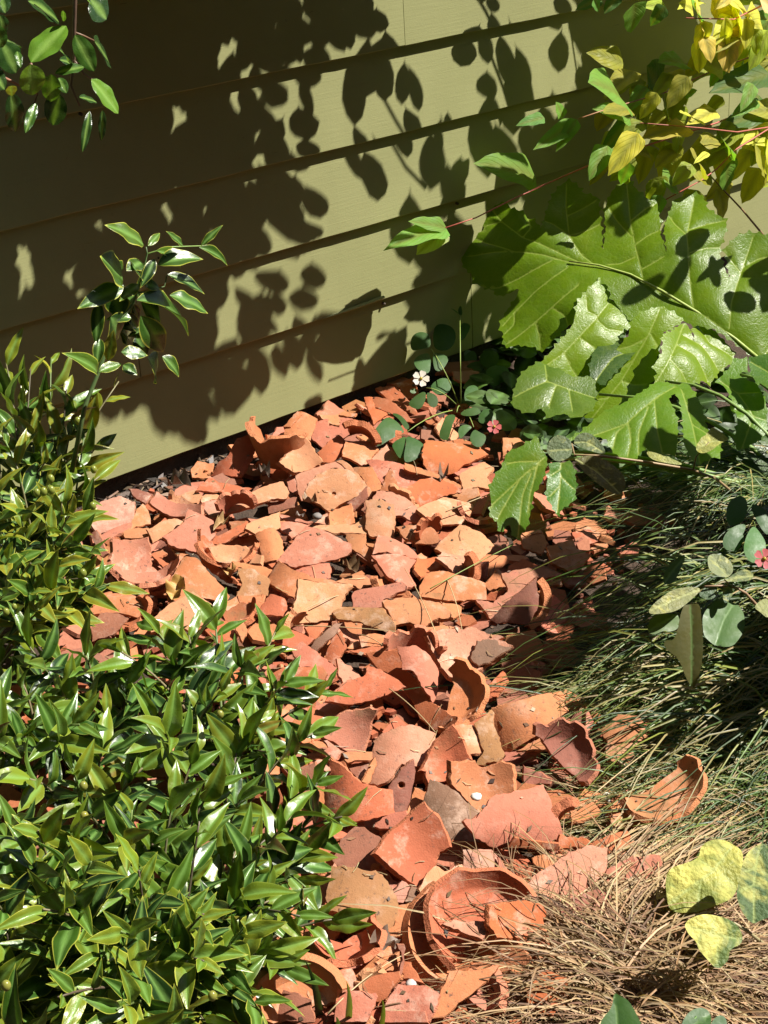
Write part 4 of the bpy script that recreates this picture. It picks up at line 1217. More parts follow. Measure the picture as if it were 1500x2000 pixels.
LOW = [('400,600 490,550 600,460 620,450 720,420 830,350 900,290 1010,300 1070,290 1120,370 1150,430 1170,540 1250,600 1240,710 1180,720 1120,750 1080,720 1040,640 1030,440 1000,360 970,380 960,400 1010,500 1010,600 1000,700 930,685 860,690 840,640 780,700 740,690 700,690 650,640 620,590 560,580', ['1000,310 880,400 730,520 450,600', '740,510 760,600 740,685', '730,520 680,560 660,640', '880,400 900,560 930,680', '1030,320 1090,520 1130,740', '1090,520 1160,560 1240,650', '860,420 800,560 800,680'], (.15, .31, .022), .16, (.0, -.35, .94)),
       ('1215,280 1280,230 1320,160 1350,170 1390,160 1390,230 1340,250 1400,290 1440,300 1460,340 1480,390 1490,440 1500,560 1440,620 1400,635 1350,670 1310,610 1330,520 1320,440 1270,310', ['1240,270 1340,350 1420,480 1360,655', '1340,350 1450,350', '1420,480 1490,500', '1400,440 1330,450'], (.14, .30, .022), .17, (.1, -.5, .86)),
       ('-15,870 20,800 60,750 80,680 160,650 250,590 270,680 300,700 300,740 280,830 230,900 215,1000 190,1090 150,1155 110,1110 100,1050 60,1110 35,1090 30,1040 -15,1020 0,950', ['290,705 200,780 110,860 0,960', '230,760 170,900 145,1140', '250,730 140,730 80,740', '150,830 60,980 35,1030', '250,745 210,900 200,1000'], (.12, .27, .022), .085, (.05, -.62, .78)),
       ('300,830 320,730 440,720 465,830 455,940 400,970 355,1025 320,960 295,930', ['380,725 375,850 355,1015', '378,800 450,870', '376,850 310,920', '379,760 320,800'], (.09, .25, .03), .09, (.05, -.62, .78)),
       ('115,360 150,270 260,180 300,210 390,240 420,270 560,260 575,370 550,450 460,500 380,470 300,500 280,440 200,470 110,430', ['570,365 420,330 300,300 120,380', '420,330 440,450', '300,300 290,200', '350,315 310,430'], (.12, .22, .025), .12, (0, -.4, .9)),
       ('1390,160 1500,140 1600,200 1580,330 1480,320 1420,280', ['1400,170 1500,230 1590,300'], (.09, .22, .03), .22, (0, -.5, .86)),
       ('1180,700 1330,640 1500,690 1600,800 1480,870 1330,840 1230,790', ['1220,760 1380,750 1590,800'], (.045, .10, .02), .05, (0, -.4, .9)),
       ('1300,480 1420,430 1600,480 1640,640 1520,700 1400,640', ['1330,500 1480,560 1620,640'], (.06, .13, .025), .08, (.1, -.5, .86)),
       ('1120,560 1250,600 1420,560 1560,600 1600,720 1440,760 1300,740 1180,690', ['1130,600 1350,660 1590,680', '1350,660 1440,750', '1300,645 1420,570'], (.06, .14, .025), .07, (.1, -.35, .93)),
       ('1330,740 1480,700 1620,760 1640,900 1520,900 1400,860', ['1340,760 1480,800 1630,850'], (.05, .12, .022), .06, (0, -.4, .9)),
       ('860,720 960,690 1090,760 1150,860 1060,900 940,860', ['870,730 980,790 1130,860'], (.05, .12, .025), .045, (0, -.4, .9)),
       ('560,120 700,40 800,120 700,230 600,330 520,250', ['560,300 660,170 790,110'], (.06, .13, .03), .15, (0, -.4, .9))]
for k, (pl, vs, c, z, n) in enumerate(LOW):
    pp = crop('N', pl)
    cx = sum(p[0] for p in pp) / len(pp); cy = sum(p[1] for p in pp) / len(pp)
    lf = traced_leaf('leaf', aca, pp, M_ACA, c, gz(cx, cy, z), Vector(n).normalized(), [crop('N', v) for v in vs], .006, (0, 0, .5), .0035, .011, .007, .0003, 20 + k, 0, 1, .14, .0038)
Bt = Buf()
for (x, y, z) in ((1300, 745, .17), (1440, 730, .18), (1060, 880, .10), (1090, 895, .10), (1170, 770, .12)):
    Bt.tube(bez(gz(1600, 1000, 0), gz((x + 1640) / 2, y, z + .05), gz(x, y, z), 7), .005, .003, (.16, .26, .06))
Bt.make('stalk', M_STEMC, aca)

# ---- dogwood shrub
dog = empty('dogwood_shrub', gz(1750, 900, 0), 'red-stemmed shrub with yellowing oval leaves hanging before the wall', 'shrub')
DM = [leaf_mesh('leaf', M_DOG, 'ovate', .22, c, .05, s) for s, c in ((1, .12), (2, .25), (3, .06), (4, .2))]
GR, DG, OL, YE, LI, OB = (.14, .29, .04), (.06, .13, .025), (.24, .30, .03), (.66, .66, .09), (.38, .50, .06), (.32, .33, .035)
DL = [(720, 20, 710, 200, 140, GR), (900, 40, 800, 145, 100, DG), (1060, 30, 1170, 210, 100, (.16, .36, .05)), (1250, 100, 1250, 390, 75, YE), (1290, 110, 1340, 385, 120, YE), (1375, 80, 1500, 235, 120, YE), (1170, 0, 1250, 110, 110, (.68, .55, .16)),
      (1110, 10, 990, 15, 50, YE), (900, 40, 780, 20, 70, LI), (1060, 60, 1000, 10, 60, YE), (1440, -40, 1560, 60, 120, (.75, .55, .30)), (640, 575, 500, 440, 160, GR), (690, 690, 515, 610, 100, GR), (700, 705, 520, 885, 125, DG), (850, 545, 745, 700, 105, (.5, .5, .06)),
      (800, 515, 680, 655, 110, OB), (860, 535, 800, 385, 170, DG), (1015, 375, 885, 330, 80, GR), (1235, 400, 1085, 330, 130, OL), (1130, 395, 970, 505, 100, OL), (960, 540, 930, 700, 145, OL), (1090, 715, 990, 650, 65, YE), (1030, 740, 775, 785, 140, (.34, .28, .03)),
      (740, 780, 565, 1020, 165, (.52, .48, .05)), (720, 925, 570, 1065, 110, OL), (930, 840, 905, 1105, 160, OB), (1200, 800, 1020, 935, 135, OB), (1240, 840, 1240, 1095, 150, OB), (1150, 895, 1070, 950, 45, YE), (1400, 880, 1280, 1055, 120, OB), (1450, 985, 1350, 1195, 150, OB),
      (560, 930, 455, 1085, 90, OB), (850, 870, 700, 1010, 110, OL), (840, 1040, 860, 1190, 140, OL), (1510, 430, 1165, 530, 190, DG), (1510, 640, 1235, 740, 170, DG), (1500, 380, 1300, 330, 120, DG), (190, 690, 35, 720, 75, (.10, .24, .05)), (300, 690, 260, 595, 65, GR), (375, 720, 140, 860, 120, GR), (380, 700, 265, 875, 95, GR),
      (140, 1045, -165, 915, 180, (.14, .26, .04)), (520, -5, 375, 50, 80, DG), (480, -10, 515, 68, 60, (.12, .3, .06)), (620, -20, 540, 70, 90, DG), (1330, 760, 1440, 900, 110, OB), (1500, 770, 1400, 980, 120, OL), (1110, 690, 1180, 620, 60, OL), (1500, 1060, 1560, 1200, 120, OB),
      (1300, 420, 1420, 560, 120, DG), (1450, 560, 1350, 650, 120, DG), (1010, 560, 1080, 520, 60, GR), (1480, 260, 1390, 330, 90, GR), (760, 460, 700, 520, 90, OL), (640, 900, 700, 1060, 90, OL), (-384, 1335, -600, 1290, 90, (.16, .30, .06)), (-384, 1340, -720, 1400, 130, (.16, .34, .06)), (-396, 1340, -560, 1490, 150, (.34, .40, .16))]
rr = random.Random(32)
for q in range(112):
    x, y = rr.uniform(560, 1620), rr.uniform(-60, 1150)
    if y > 1180 - .2 * x + 200 or y < 330 - .28 * (x - 560) or (x < 900 and y < 300): continue
    an = rad(rr.gauss(115, 45)); ln = rr.uniform(130, 230)
    DL.append((x, y, x + ln * math.cos(an), y + ln * math.sin(an), ln * rr.uniform(.55, .75), rr.choice((OL, OB, OB, OL, YE if x > 1000 else OL, (.30, .30, .04), GR))))
for q in range(26):
    x, y = rr.uniform(1060, 1640), rr.uniform(-80, 230)
    an = rad(rr.gauss(95, 35)); ln = rr.uniform(140, 270)
    DL.append((x, y, x + ln * math.cos(an), y + ln * math.sin(an), ln * rr.uniform(.5, .7), rr.choice((YE, YE, (.70, .56, .14), (.5, .46, .05), LI))))
rr = random.Random(31)
for k, (bx, by, tx, ty, wd, c) in enumerate(DL):
    kk = .90 + rr.uniform(-.035, .03) + (.03 if c in (OB, OL, DG) else 0)
    if tx < 0: kk = .955
    b = frac(*crop1('P', bx, by), kk); t = frac(*crop1('P', tx, ty), kk - rr.uniform(-.01, .012))
    L = math.hypot(tx - bx, ty - by)
    up = (FACE + Vector((rr.uniform(-.25, .25), rr.uniform(-.25, .2), rr.uniform(-.25, .2)))).normalized()
    link('leaf', rr.choice(DM), dog, leaf_px(b, t, min(1.2, wd / L), up), jit(c, .1, rr))
for pts, r0, r1, c, kk in (([(870, 445), (930, 425), (1010, 385), (1065, 360), (1180, 310), (1260, 285), (1400, 240), (1620, 150)], .0012, .0022, (.42, .10, .07), .93),
                       ([(1130, 232), (1180, 215), (1300, 180), (1410, 130), (1500, 100), (1620, 60)], .0012, .002, (.34, .16, .08), .90),
                       ([(1250, 240), (1370, 250), (1440, 258), (1620, 230)], .001, .002, (.40, .12, .08), .89),
                       ([(1340, 35), (1433, 38), (1500, 5), (1620, -60)], .0013, .002, (.45, .12, .08), .87),
                       ([(1300, 390), (1370, 352), (1400, 330), (1440, 290), (1520, 240), (1650, 180)], .0013, .002, (.42, .10, .07), .90),
                       ([(1370, 325), (1450, 410), (1500, 470), (1620, 620), (1750, 800)], .0015, .004, (.22, .13, .07), .92)):
    B = Buf(); B.tube([frac(x, y, kk) for x, y in pts], r0, r1, c); B.make('stem', M_STEMC, dog)

# ---- camellia overhanging sprig
caml = empty('camellia_shrub', gz(120, 700, 0), 'glossy round-leaved camellia branch hanging before the shaded wall', 'shrub')
CMs = [leaf_mesh('leaf', M_CAM, 'ellip', .22, c, .05, s) for s, c in ((1, .1), (2, .2), (3, .05))]
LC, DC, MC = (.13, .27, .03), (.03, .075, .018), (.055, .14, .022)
QL = [(365, 730, 770, 285, 270, LC), (360, 755, 390, 1130, 300, (.18, .32, .03)), (600, 870, 600, 1200, 225, LC), (990, 785, 640, 845, 110, MC), (880, 410, 1110, 840, 240, MC), (1110, 490, 1300, 750, 190, DC), (1070, 930, 1410, 1320, 180, LC), (690, 1090, 610, 1480, 260, DC),
      (130, 1090, 200, 1565, 220, DC), (420, 1210, 300, 1545, 120, MC), (20, 500, 220, 860, 300, DC), (330, 10, 730, 210, 190, DC), (1060, -10, 1260, 225, 290, DC), (1050, 1300, 975, 1765, 105, DC), (1200, 1290, 1190, 1655, 90, DC), (930, 1140, 1140, 1190, 70, DC), (0, 180, 60, 430, 150, DC),
      (700, 590, 830, 690, 120, DC), (130, 1005, 140, 1110, 130, (.30, .34, .04)), (740, 250, 745, 120, 60, LC), (1020, 0, 1110, 80, 70, LC), (0, 470, 260, 510, 80, DC), (690, 910, 780, 1090, 130, MC), (200, 600, 240, 770, 90, MC), (700, 700, 990, 790, 110, DC), (0, -60, 60, 150, 200, DC), (-120, 800, 60, 1050, 200, DC), (-80, 300, 40, 560, 220, MC)]
rr = random.Random(41)
for k, (bx, by, tx, ty, wd, c) in enumerate(QL):
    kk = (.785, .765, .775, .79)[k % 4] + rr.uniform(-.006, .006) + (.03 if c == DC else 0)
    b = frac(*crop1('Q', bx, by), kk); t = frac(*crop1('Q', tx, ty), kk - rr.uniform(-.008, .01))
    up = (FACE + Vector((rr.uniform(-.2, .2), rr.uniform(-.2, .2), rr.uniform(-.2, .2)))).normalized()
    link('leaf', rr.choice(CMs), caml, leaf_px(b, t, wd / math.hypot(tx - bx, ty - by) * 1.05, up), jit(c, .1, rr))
for pts, r0, r1, c in (([(880, -700), (885, -100), (880, 0), (870, 380), (880, 620), (830, 1000), (930, 1240)], .0035, .0014, (.10, .06, .04)), ([(-400, 700), (0, 890), (190, 980), (440, 1100)], .003, .0015, (.30, .14, .09)),
                       ([(870, 380), (980, 420), (1110, 480)], .002, .0012, (.16, .09, .05)), ([(860, 700), (980, 860), (1080, 930)], .002, .0012, (.12, .07, .04)), ([(360, 740), (400, 900), (440, 1100), (400, 1220)], .002, .0012, (.2, .1, .06))):
    B = Buf(); B.tube([frac(*crop1('Q', x, y), .805) for x, y in pts], r0, r1, c); B.make('stem', M_STEMC, caml)

# ---- sarcococca shrubs
SM = [leaf_mesh('leaf', M_SARC, 'lance', f, c, w_, s) for s, (f, c, w_) in enumerate(((.30, .2, .04), (.42, .35, .05), (.22, .1, .06), (.36, .45, .04), (.2, .25, .07)))]
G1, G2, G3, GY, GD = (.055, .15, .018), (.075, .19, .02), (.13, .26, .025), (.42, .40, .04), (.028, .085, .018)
# the traced upright sprig
RL = [(660, 320, 370, 95, 95, G3), (1185, 330, 1380, 130, 55, G2), (1020, 330, 880, 190, 45, G2), (700, 330, 820, 195, 60, G3), (780, 370, 1105, 485, 90, G3), (790, 500, 1190, 370, 130, G2), (650, 480, 520, 520, 110, G2), (470, 640, 325, 405, 140, G2), (475, 690, 60, 885, 150, G2), (400, 490, 500, 585, 90, G2),
      (615, 680, 445, 800, 90, G3), (250, 830, 220, 1250, 105, G1), (400, 770, 440, 990, 190, G1), (545, 990, 325, 965, 90, G2), (600, 820, 1225, 960, 130, G2), (900, 780, 1285, 900, 110, G2), (880, 590, 1245, 735, 80, GD), (660, 680, 825, 700, 85, G2), (635, 970, 875, 1350, 190, G1), (830, 1340, 1025, 1500, 90, G2),
      (640, 850, 860, 1010, 180, GD), (360, 980, 480, 1190, 190, GD), (455, 1300, 705, 1310, 100, G1), (330, 1380, 380, 1105, 100, GY), (240, 1495, 55, 1290, 90, G3), (250, 1480, 470, 1390, 80, G3), (1170, 340, 1485, 460, 70, G2), (225, 1250, 355, 1190, 60, G1), (590, 1150, 700, 1340, 150, GD), (700, 600, 720, 640, 60, G3), (560, 520, 640, 590, 100, GD), (760, 450, 640, 700, 90, GD), (700, 1350, 850, 1560, 130, GD), (260, 1180, 230, 1420, 90, G1), (470, 1420, 600, 1500, 90, G1)]
up_shrub = empty('sarcococca_shrub', gz(40, 1260, 0), 'upper sarcococca bush with yellow-edged leaves and pale green buds', 'shrub')
rr = random.Random(51)
for (bx, by, tx, ty, wd, c) in RL:
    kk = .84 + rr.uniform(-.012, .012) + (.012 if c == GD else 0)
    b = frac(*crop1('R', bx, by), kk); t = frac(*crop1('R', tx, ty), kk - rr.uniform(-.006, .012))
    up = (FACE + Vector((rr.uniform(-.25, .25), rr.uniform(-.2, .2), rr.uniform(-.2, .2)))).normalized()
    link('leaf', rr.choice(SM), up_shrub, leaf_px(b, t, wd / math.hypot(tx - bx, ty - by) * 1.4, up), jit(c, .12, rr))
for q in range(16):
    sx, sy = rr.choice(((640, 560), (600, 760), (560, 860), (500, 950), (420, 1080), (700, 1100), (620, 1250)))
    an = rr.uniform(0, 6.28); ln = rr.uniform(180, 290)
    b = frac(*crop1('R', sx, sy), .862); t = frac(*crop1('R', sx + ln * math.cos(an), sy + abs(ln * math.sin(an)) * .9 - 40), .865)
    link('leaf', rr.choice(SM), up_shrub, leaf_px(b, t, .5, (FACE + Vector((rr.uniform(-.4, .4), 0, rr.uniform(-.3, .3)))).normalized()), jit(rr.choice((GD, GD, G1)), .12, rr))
B = Buf()
B.tube([frac(*crop1('R', x, y), .845) for x, y in ((680, 340), (690, 400), (640, 640), (560, 860), (500, 930), (380, 1100), (260, 1450), (120, 1800), (0, 2400))], .0012, .004, (.09, .15, .05))
B.tube([frac(*crop1('R', x, y), .845) for x, y in ((700, 400), (900, 340), (1180, 330), (1330, 390))], .0014, .0009, (.16, .26, .06))
B.tube([frac(*crop1('R', x, y), .848) for x, y in ((600, 760), (740, 740), (850, 700), (870, 600))], .0014, .0009, (.09, .15, .05))
B.make('stem', M_STEMC, up_shrub)

def twig_leaves(base, tip, rr, n, L, cols, out, stem, spread=1.0, start=.35):
    mid = base.lerp(tip, .5) + Vector((rr.uniform(-.03, .03), rr.uniform(-.03, .03), rr.uniform(.02, .07)))
    P = bez(base, mid, tip, 12)
    stem.tube(P, .0028, .0012, jit(rr.choice(((.12, .18, .05), (.16, .14, .07), (.10, .08, .05))), .2, rr), 5)
    ph = rr.uniform(0, 6.28)
    for k in range(n):
        f = start + (1 - start) * (k + .5) / n
        i = min(10, int(f * 11)); p = P[i].lerp(P[i + 1], f * 11 - i)
        t = (P[i + 1] - P[i]).normalized()
        a = t.cross(Vector((.2, .3, 1))).normalized(); b = a.cross(t)
        ph += 2.4 + rr.uniform(-.3, .3)
        tipness = max(0, (f - .72) / .28)
        ang = rad(62 - 34 * tipness) * spread + rr.uniform(-.15, .15)
        d = t * math.cos(ang) + (a * math.cos(ph) + b * math.sin(ph)) * math.sin(ang)
        d = (d + Vector((.12, -.06, .16))).normalized()
        l = L * rr.uniform(.72, 1.15) * (1 - .22 * tipness)
        up = (Vector((.20, -.36, .80)) + t * .35 + Vector((rr.gauss(0, .42), rr.gauss(0, .42), rr.uniform(-.3, .2)))).normalized()
        c = rr.choice(cols) if tipness < .3 else rr.choice(cols[-3:])
        if rr.random() < .018: c = rr.choice(((.42, .34, .05), (.26, .15, .05), (.36, .36, .04)))
        l *= rr.choice((.62, .85, 1, 1, 1, 1.12))
        out.append((leaf_M(p, p + d * l, rr.uniform(.30, .41), up, rr.uniform(-.5, .5)), jit(c, .18, rr), rr.randrange(len(SM))))

def emit(leaves, root, cap, stem, name_mass='leaves'):
    key = lambda q: (q[0].translation + (q[0].col[1].to_3d()) * .5 - CAM).length
    vis = []
    for q in leaves:
        x, y, z = project(q[0].translation + q[0].col[1].to_3d() * .5)
        vis.append((0 if (-40 < x < 1540 and -40 < y < 2040) else 1, z, q))
    vis.sort(key=lambda a: (a[0], a[1]))
    for _, _, (M, c, k) in vis[:cap]:
        link('leaf', SM[k], root, M, c)
    rest = vis[cap:]
    if rest:
        B = Buf(); MK = []
        for _, _, (M, c, k) in rest:
            me = SM[k]
            V = [M @ v.co for v in me.vertices]
            B.add(V, [tuple(p.vertices) for p in me.polygons], c)
            MK += [tuple(d.color)[:3] for d in me.color_attributes['mask'].data]
        o = B.make(name_mass, M_SARC2, root)
        vcol(o.data, 'mask', MK)
        o['kind'] = 'stuff'
    stem.make('stem', M_STEMC, root)

# upper left bush
UP_POLY = [(-60, 700), (60, 690), (150, 700), (235, 660), (250, 740), (200, 830), (205, 900), (175, 960), (195, 1060), (225, 1130), (215, 1180), (120, 1240), (-60, 1300)]
rr = random.Random(61)
leaves, st = [], Buf()
bases = [(-20, 1330), (40, 1300), (90, 1280), (-60, 1250), (120, 1250)]
tips = [(232, 745, .33), (165, 850, .32), (130, 760, .36), (60, 720, .38), (10, 700, .38), (195, 930, .26), (175, 1000, .24), (215, 1140, .18), (120, 1090, .25), (160, 1130, .22), (60, 830, .35), (30, 900, .33), (100, 940, .29), (40, 1000, .29), (90, 1020, .27), (20, 1090, .26), (60, 1160, .22), (130, 1190, .17), (-10, 800, .36), (-10, 950, .32), (20, 1200, .2), (80, 790, .36), (140, 900, .30), (150, 1060, .23), (0, 1050, .27), (100, 700, .37), (190, 870, .28), (60, 1240, .15), (110, 870, .3), (50, 760, .35), (150, 800, .33), (75, 850, .33), (120, 980, .28), (60, 1100, .25), (100, 1150, .22), (25, 780, .36), (170, 1090, .22), (140, 1000, .26), (90, 900, .32), (10, 860, .35), (0, 1000, .3), (120, 820, .33), (75, 1190, .2), (15, 1150, .22)]
for (x, y, z) in tips:
    b = rr.choice(bases)
    twig_leaves(gz(b[0], b[1], .0), gz(x, y, z), rr, rr.randint(9, 12), .074, [GD, GD, G1, G2, G3, (.30, .40, .03), (.44, .46, .04)], leaves, st, 1.0, .35)
emit(leaves, up_shrub, 255, st)
BUDS = [(183, 917, .30), (181, 988, .26), (152, 822, .33), (85, 960, .30), (72, 962, .30), (100, 957, .30), (28, 1185, .2), (12, 1195, .2), (99, 935, .3), (180, 1105, .2), (162, 1119, .2)]
rr = random.Random(5)
def ball(c, r, n=8, m=5, sq=1.0):
    V = [c + Vector((0, 0, r * sq))]
    for j in range(1, m):
        a = math.pi * j / m
        V += [c + Vector((r * math.sin(a) * math.cos(2 * math.pi * i / n), r * math.sin(a) * math.sin(2 * math.pi * i / n), r * sq * math.cos(a))) for i in range(n)]
    V.append(c - Vector((0, 0, r * sq)))
    F = [(0, 1 + i, 1 + (i + 1) % n) for i in range(n)]
    for j in range(m - 2):
        F += [(1 + j * n + i, 1 + (j + 1) * n + i, 1 + (j + 1) * n + (i + 1) % n, 1 + j * n + (i + 1) % n) for i in range(n)]
    F += [(len(V) - 1, 1 + (m - 2) * n + (i + 1) % n, 1 + (m - 2) * n + i) for i in range(n)]
    return V, F
for (x, y, z) in BUDS:
    V, F = ball(Vector((0, 0, 0)), .0052 * rr.uniform(.8, 1.15), sq=1.25)
    link('bud', mesh('bud', V, F, [M_CAM]), up_shrub, Matrix.Translation(gz(x, y, z + .03)), (.30, .36, .07))

# lower left bush
LOWP = [(-80, 1260), (60, 1230), (180, 1250), (260, 1230), (340, 1215), (420, 1200), (490, 1220), (530, 1260), (545, 1330), (600, 1350), (640, 1370), (600, 1440), (590, 1500), (640, 1560), (670, 1600), (620, 1640), (610, 1700), (640, 1780), (640, 1820), (570, 1850), (530, 1930), (460, 1990), (400, 2060), (-80, 2060)]
low_shrub = empty('sarcococca_shrub', gz(250, 1800, 0), 'lower sarcococca bush, large and dense with light green tips over the shards', 'shrub')
rr = random.Random(71)
leaves, st = [], Buf()
tips = [(640, 1340, .14), (668, 1595, .13), (655, 1795, .12), (540, 1230, .13), (420, 1205, .16), (300, 1225, .17), (615, 1430, .16), (600, 1660, .13), (620, 1530, .15), (560, 1890, .12), (500, 1960, .13), (480, 1290, .2), (560, 1330, .18), (230, 1270, .2)]
tries = 0
while len(tips) < 108 and tries < 6000:
    tries += 1
    x, y = rr.uniform(-60, 650), rr.uniform(1240, 2050)
    if not inside(x, y, LOWP): continue
    if any(math.hypot(x - a, y - b) < 53 for a, b, _ in tips): continue
    ex = min(math.hypot(x - a, y - b) for a, b in LOWP)
    tips.append((x, y, .12 + min(.15, ex / 900 * .35) + rr.uniform(-.05, .07)))
bases = [(60, 1800), (200, 1900), (330, 1850), (180, 1700), (330, 1600), (60, 1560), (200, 1520), (420, 1720), (330, 2000), (100, 2020), (440, 1520)]
for (x, y, z) in tips:
    T_ = gz(x, y, z)
    b = min(bases, key=lambda q: (gz(q[0], q[1], 0) - T_).length + rr.uniform(0, .12))
    twig_leaves(gz(b[0], b[1], 0), T_, rr, rr.randint(10, 13), .072, [GD, GD, G1, G1, G2, G3, (.22, .36, .03), (.32, .43, .035)], leaves, st, 1.0, .38)
emit(leaves, low_shrub, 290, st)
for (x, y, z) in ((163, 1535, .3), (165, 1594, .28), (430, 1395, .22), (12, 1925, .3), (415, 1945, .2)):
    V, F = ball(Vector((0, 0, 0)), .005, sq=1.2)
    link('bud', mesh('bud', V, F, [M_CAM]), low_shrub, Matrix.Translation(gz(x, y, z + .03)), (.34, .36, .08))

# ---- canopy out of frame whose leaves shade the wall (same shrubs)
def caster(buf, cx, cy, w_, h, ang, rr, dmin=.45, lit=(), lr=.022):
    d = dmin
    C = wallpt(cx, cy)
    while d < 2.3:
        x, y, _ = project(C + SUN * d)
        if y < -75 or x > 1580: break
        d += .04
    d += rr.uniform(0, .22)
    c = C + SUN * d
    for q in lit:
        if isinstance(q, tuple): q, lr_ = q
        else: lr_ = lr
        v = c - q
        t = v.dot(SUN)
        if t > 0 and (v - SUN * t).length < lr_: return
    tx, tz = rr.uniform(-.5, .5), rr.uniform(-.5, .5)
    ca, sa = math.cos(ang), math.sin(ang)
    V = []
    prof = [(-.06, 1.0), (-.34, .72), (-.47, .3), (-.5, -.1), (-.40, -.5), (-.22, -.8), (-.03, -1.02), (.0, -1.3), (.03, -1.02), (.24, -.78), (.44, -.45), (.5, 0), (.46, .35), (.30, .72)]
    n = len(prof)
    fl, sk = rr.choice((-1, 1)), rr.uniform(-.12, .12)
    for (ex, ey) in prof:
        lx, ly = fl * ex * w_ * rr.uniform(.92, 1.08) + sk * w_ * ey * ey, ey * h / 2 * rr.uniform(.96, 1.04)
        q = wallpt(cx + lx * ca - ly * sa, cy + lx * sa + ly * ca)
        o = q - C
        V.append(q + SUN * (d + (o.dot(WD) * tx + o.z * tz)))
    V.append(c + WN * .004)
    F = [(k, (k + 1) % n, n) for k in range(n)]
    buf.add(V, F, jit((.05, .12, .02), .25, rr))
LITPTS = [(frac(*crop1('Q', x, y), k_), .045) for x, y, k_ in ((560, 500, .785), (480, 620, .785), (640, 380, .785), (360, 950, .765), (590, 1030, .775), (1290, 1120, .775), (1080, 650, .785))]
LITPTS += [frac(*crop1('R', x, y), .84) for x, y in ((520, 200), (250, 760), (950, 870), (760, 1150), (990, 440), (1300, 400), (390, 560), (340, 1250), (400, 900), (700, 340), (570, 450), (200, 1050), (930, 1400))]
LITPTS += [gz(x, y, z) for x, y, z in ((160, 800, .34), (200, 760, .33), (100, 900, .3), (160, 950, .28), (30, 820, .35), (170, 1120, .22))]
GAPS = [(330, 250, 8, 30), (412, 130, 10, 30), (445, 210, 8, 26), (475, 305, 10, 26), (476, 365, 8, 14), (180, 456, 12, 18), (310, 440, 16, 40), (385, 465, 14, 36), (502, 470, 14, 30), (410, 650, 13, 38), (20, 515, 16, 34), (117, 575, 16, 24), (40, 570, 14, 50), (540, 45, 12, 46), (575, 65, 12, 30), (240, 660, 10, 36), (170, 650, 14, 40),
        (10, 620, 9, 34), (400, 800, 13, 40), (490, 205, 9, 30), (530, 275, 12, 46), (455, 575, 44, 30), (440, 700, 10, 26), (250, 850, 20, 50), (200, 880, 60, 40), (610, 20, 8, 30)]
LEFTZ = [(-80, -30), (620, -30), (665, 40), (690, 75), (640, 95), (585, 110), (540, 130), (490, 160), (470, 200), (520, 215), (515, 345), (555, 400), (560, 480), (490, 515), (425, 530), (470, 570), (500, 640), (470, 720), (440, 800), (400, 850), (340, 860), (290, 850), (240, 800), (160, 830), (-80, 900)]
RIGHTZ = [(1120, 15), (1290, 0), (1340, 30), (1330, 60), (1300, 110), (1330, 150), (1230, 180), (1170, 220), (1150, 330), (1180, 380), (1020, 390), (1030, 310), (1095, 260), (1120, 190), (1140, 130), (1105, 80)]
B1, B2 = Buf(), Buf()
rr = random.Random(81)
def fill(buf, Z, num, lit=()):
    k = 0
    xs = [p[0] for p in Z]; ys = [p[1] for p in Z]
    while k < num:
        x, y = rr.uniform(min(xs), max(xs)), rr.uniform(min(ys), max(ys))
        if not inside(x, y, Z): continue
        k += 1
        w_, h = rr.uniform(38, 62), rr.uniform(80, 125)
        if any(abs(x - g[0]) < (w_ * .40 + g[2] * .34) and abs(y - g[1]) < (h * .40 + g[3] * .34) for g in GAPS): continue
        e = min(math.hypot(x - a, y - b) for a, b in Z)
        caster(buf, x, y, w_, h, rr.uniform(-.6, .6), rr, .5, lit)
fill(B1, LEFTZ, 1300, LITPTS)
LITD = [frac(*crop1('P', (q[0] + q[2]) / 2, (q[1] + q[3]) / 2), .90) for q in DL if q[5] in (YE, LI, GR) or q[5][0] > .4]
fill(B2, RIGHTZ, 110, LITD)
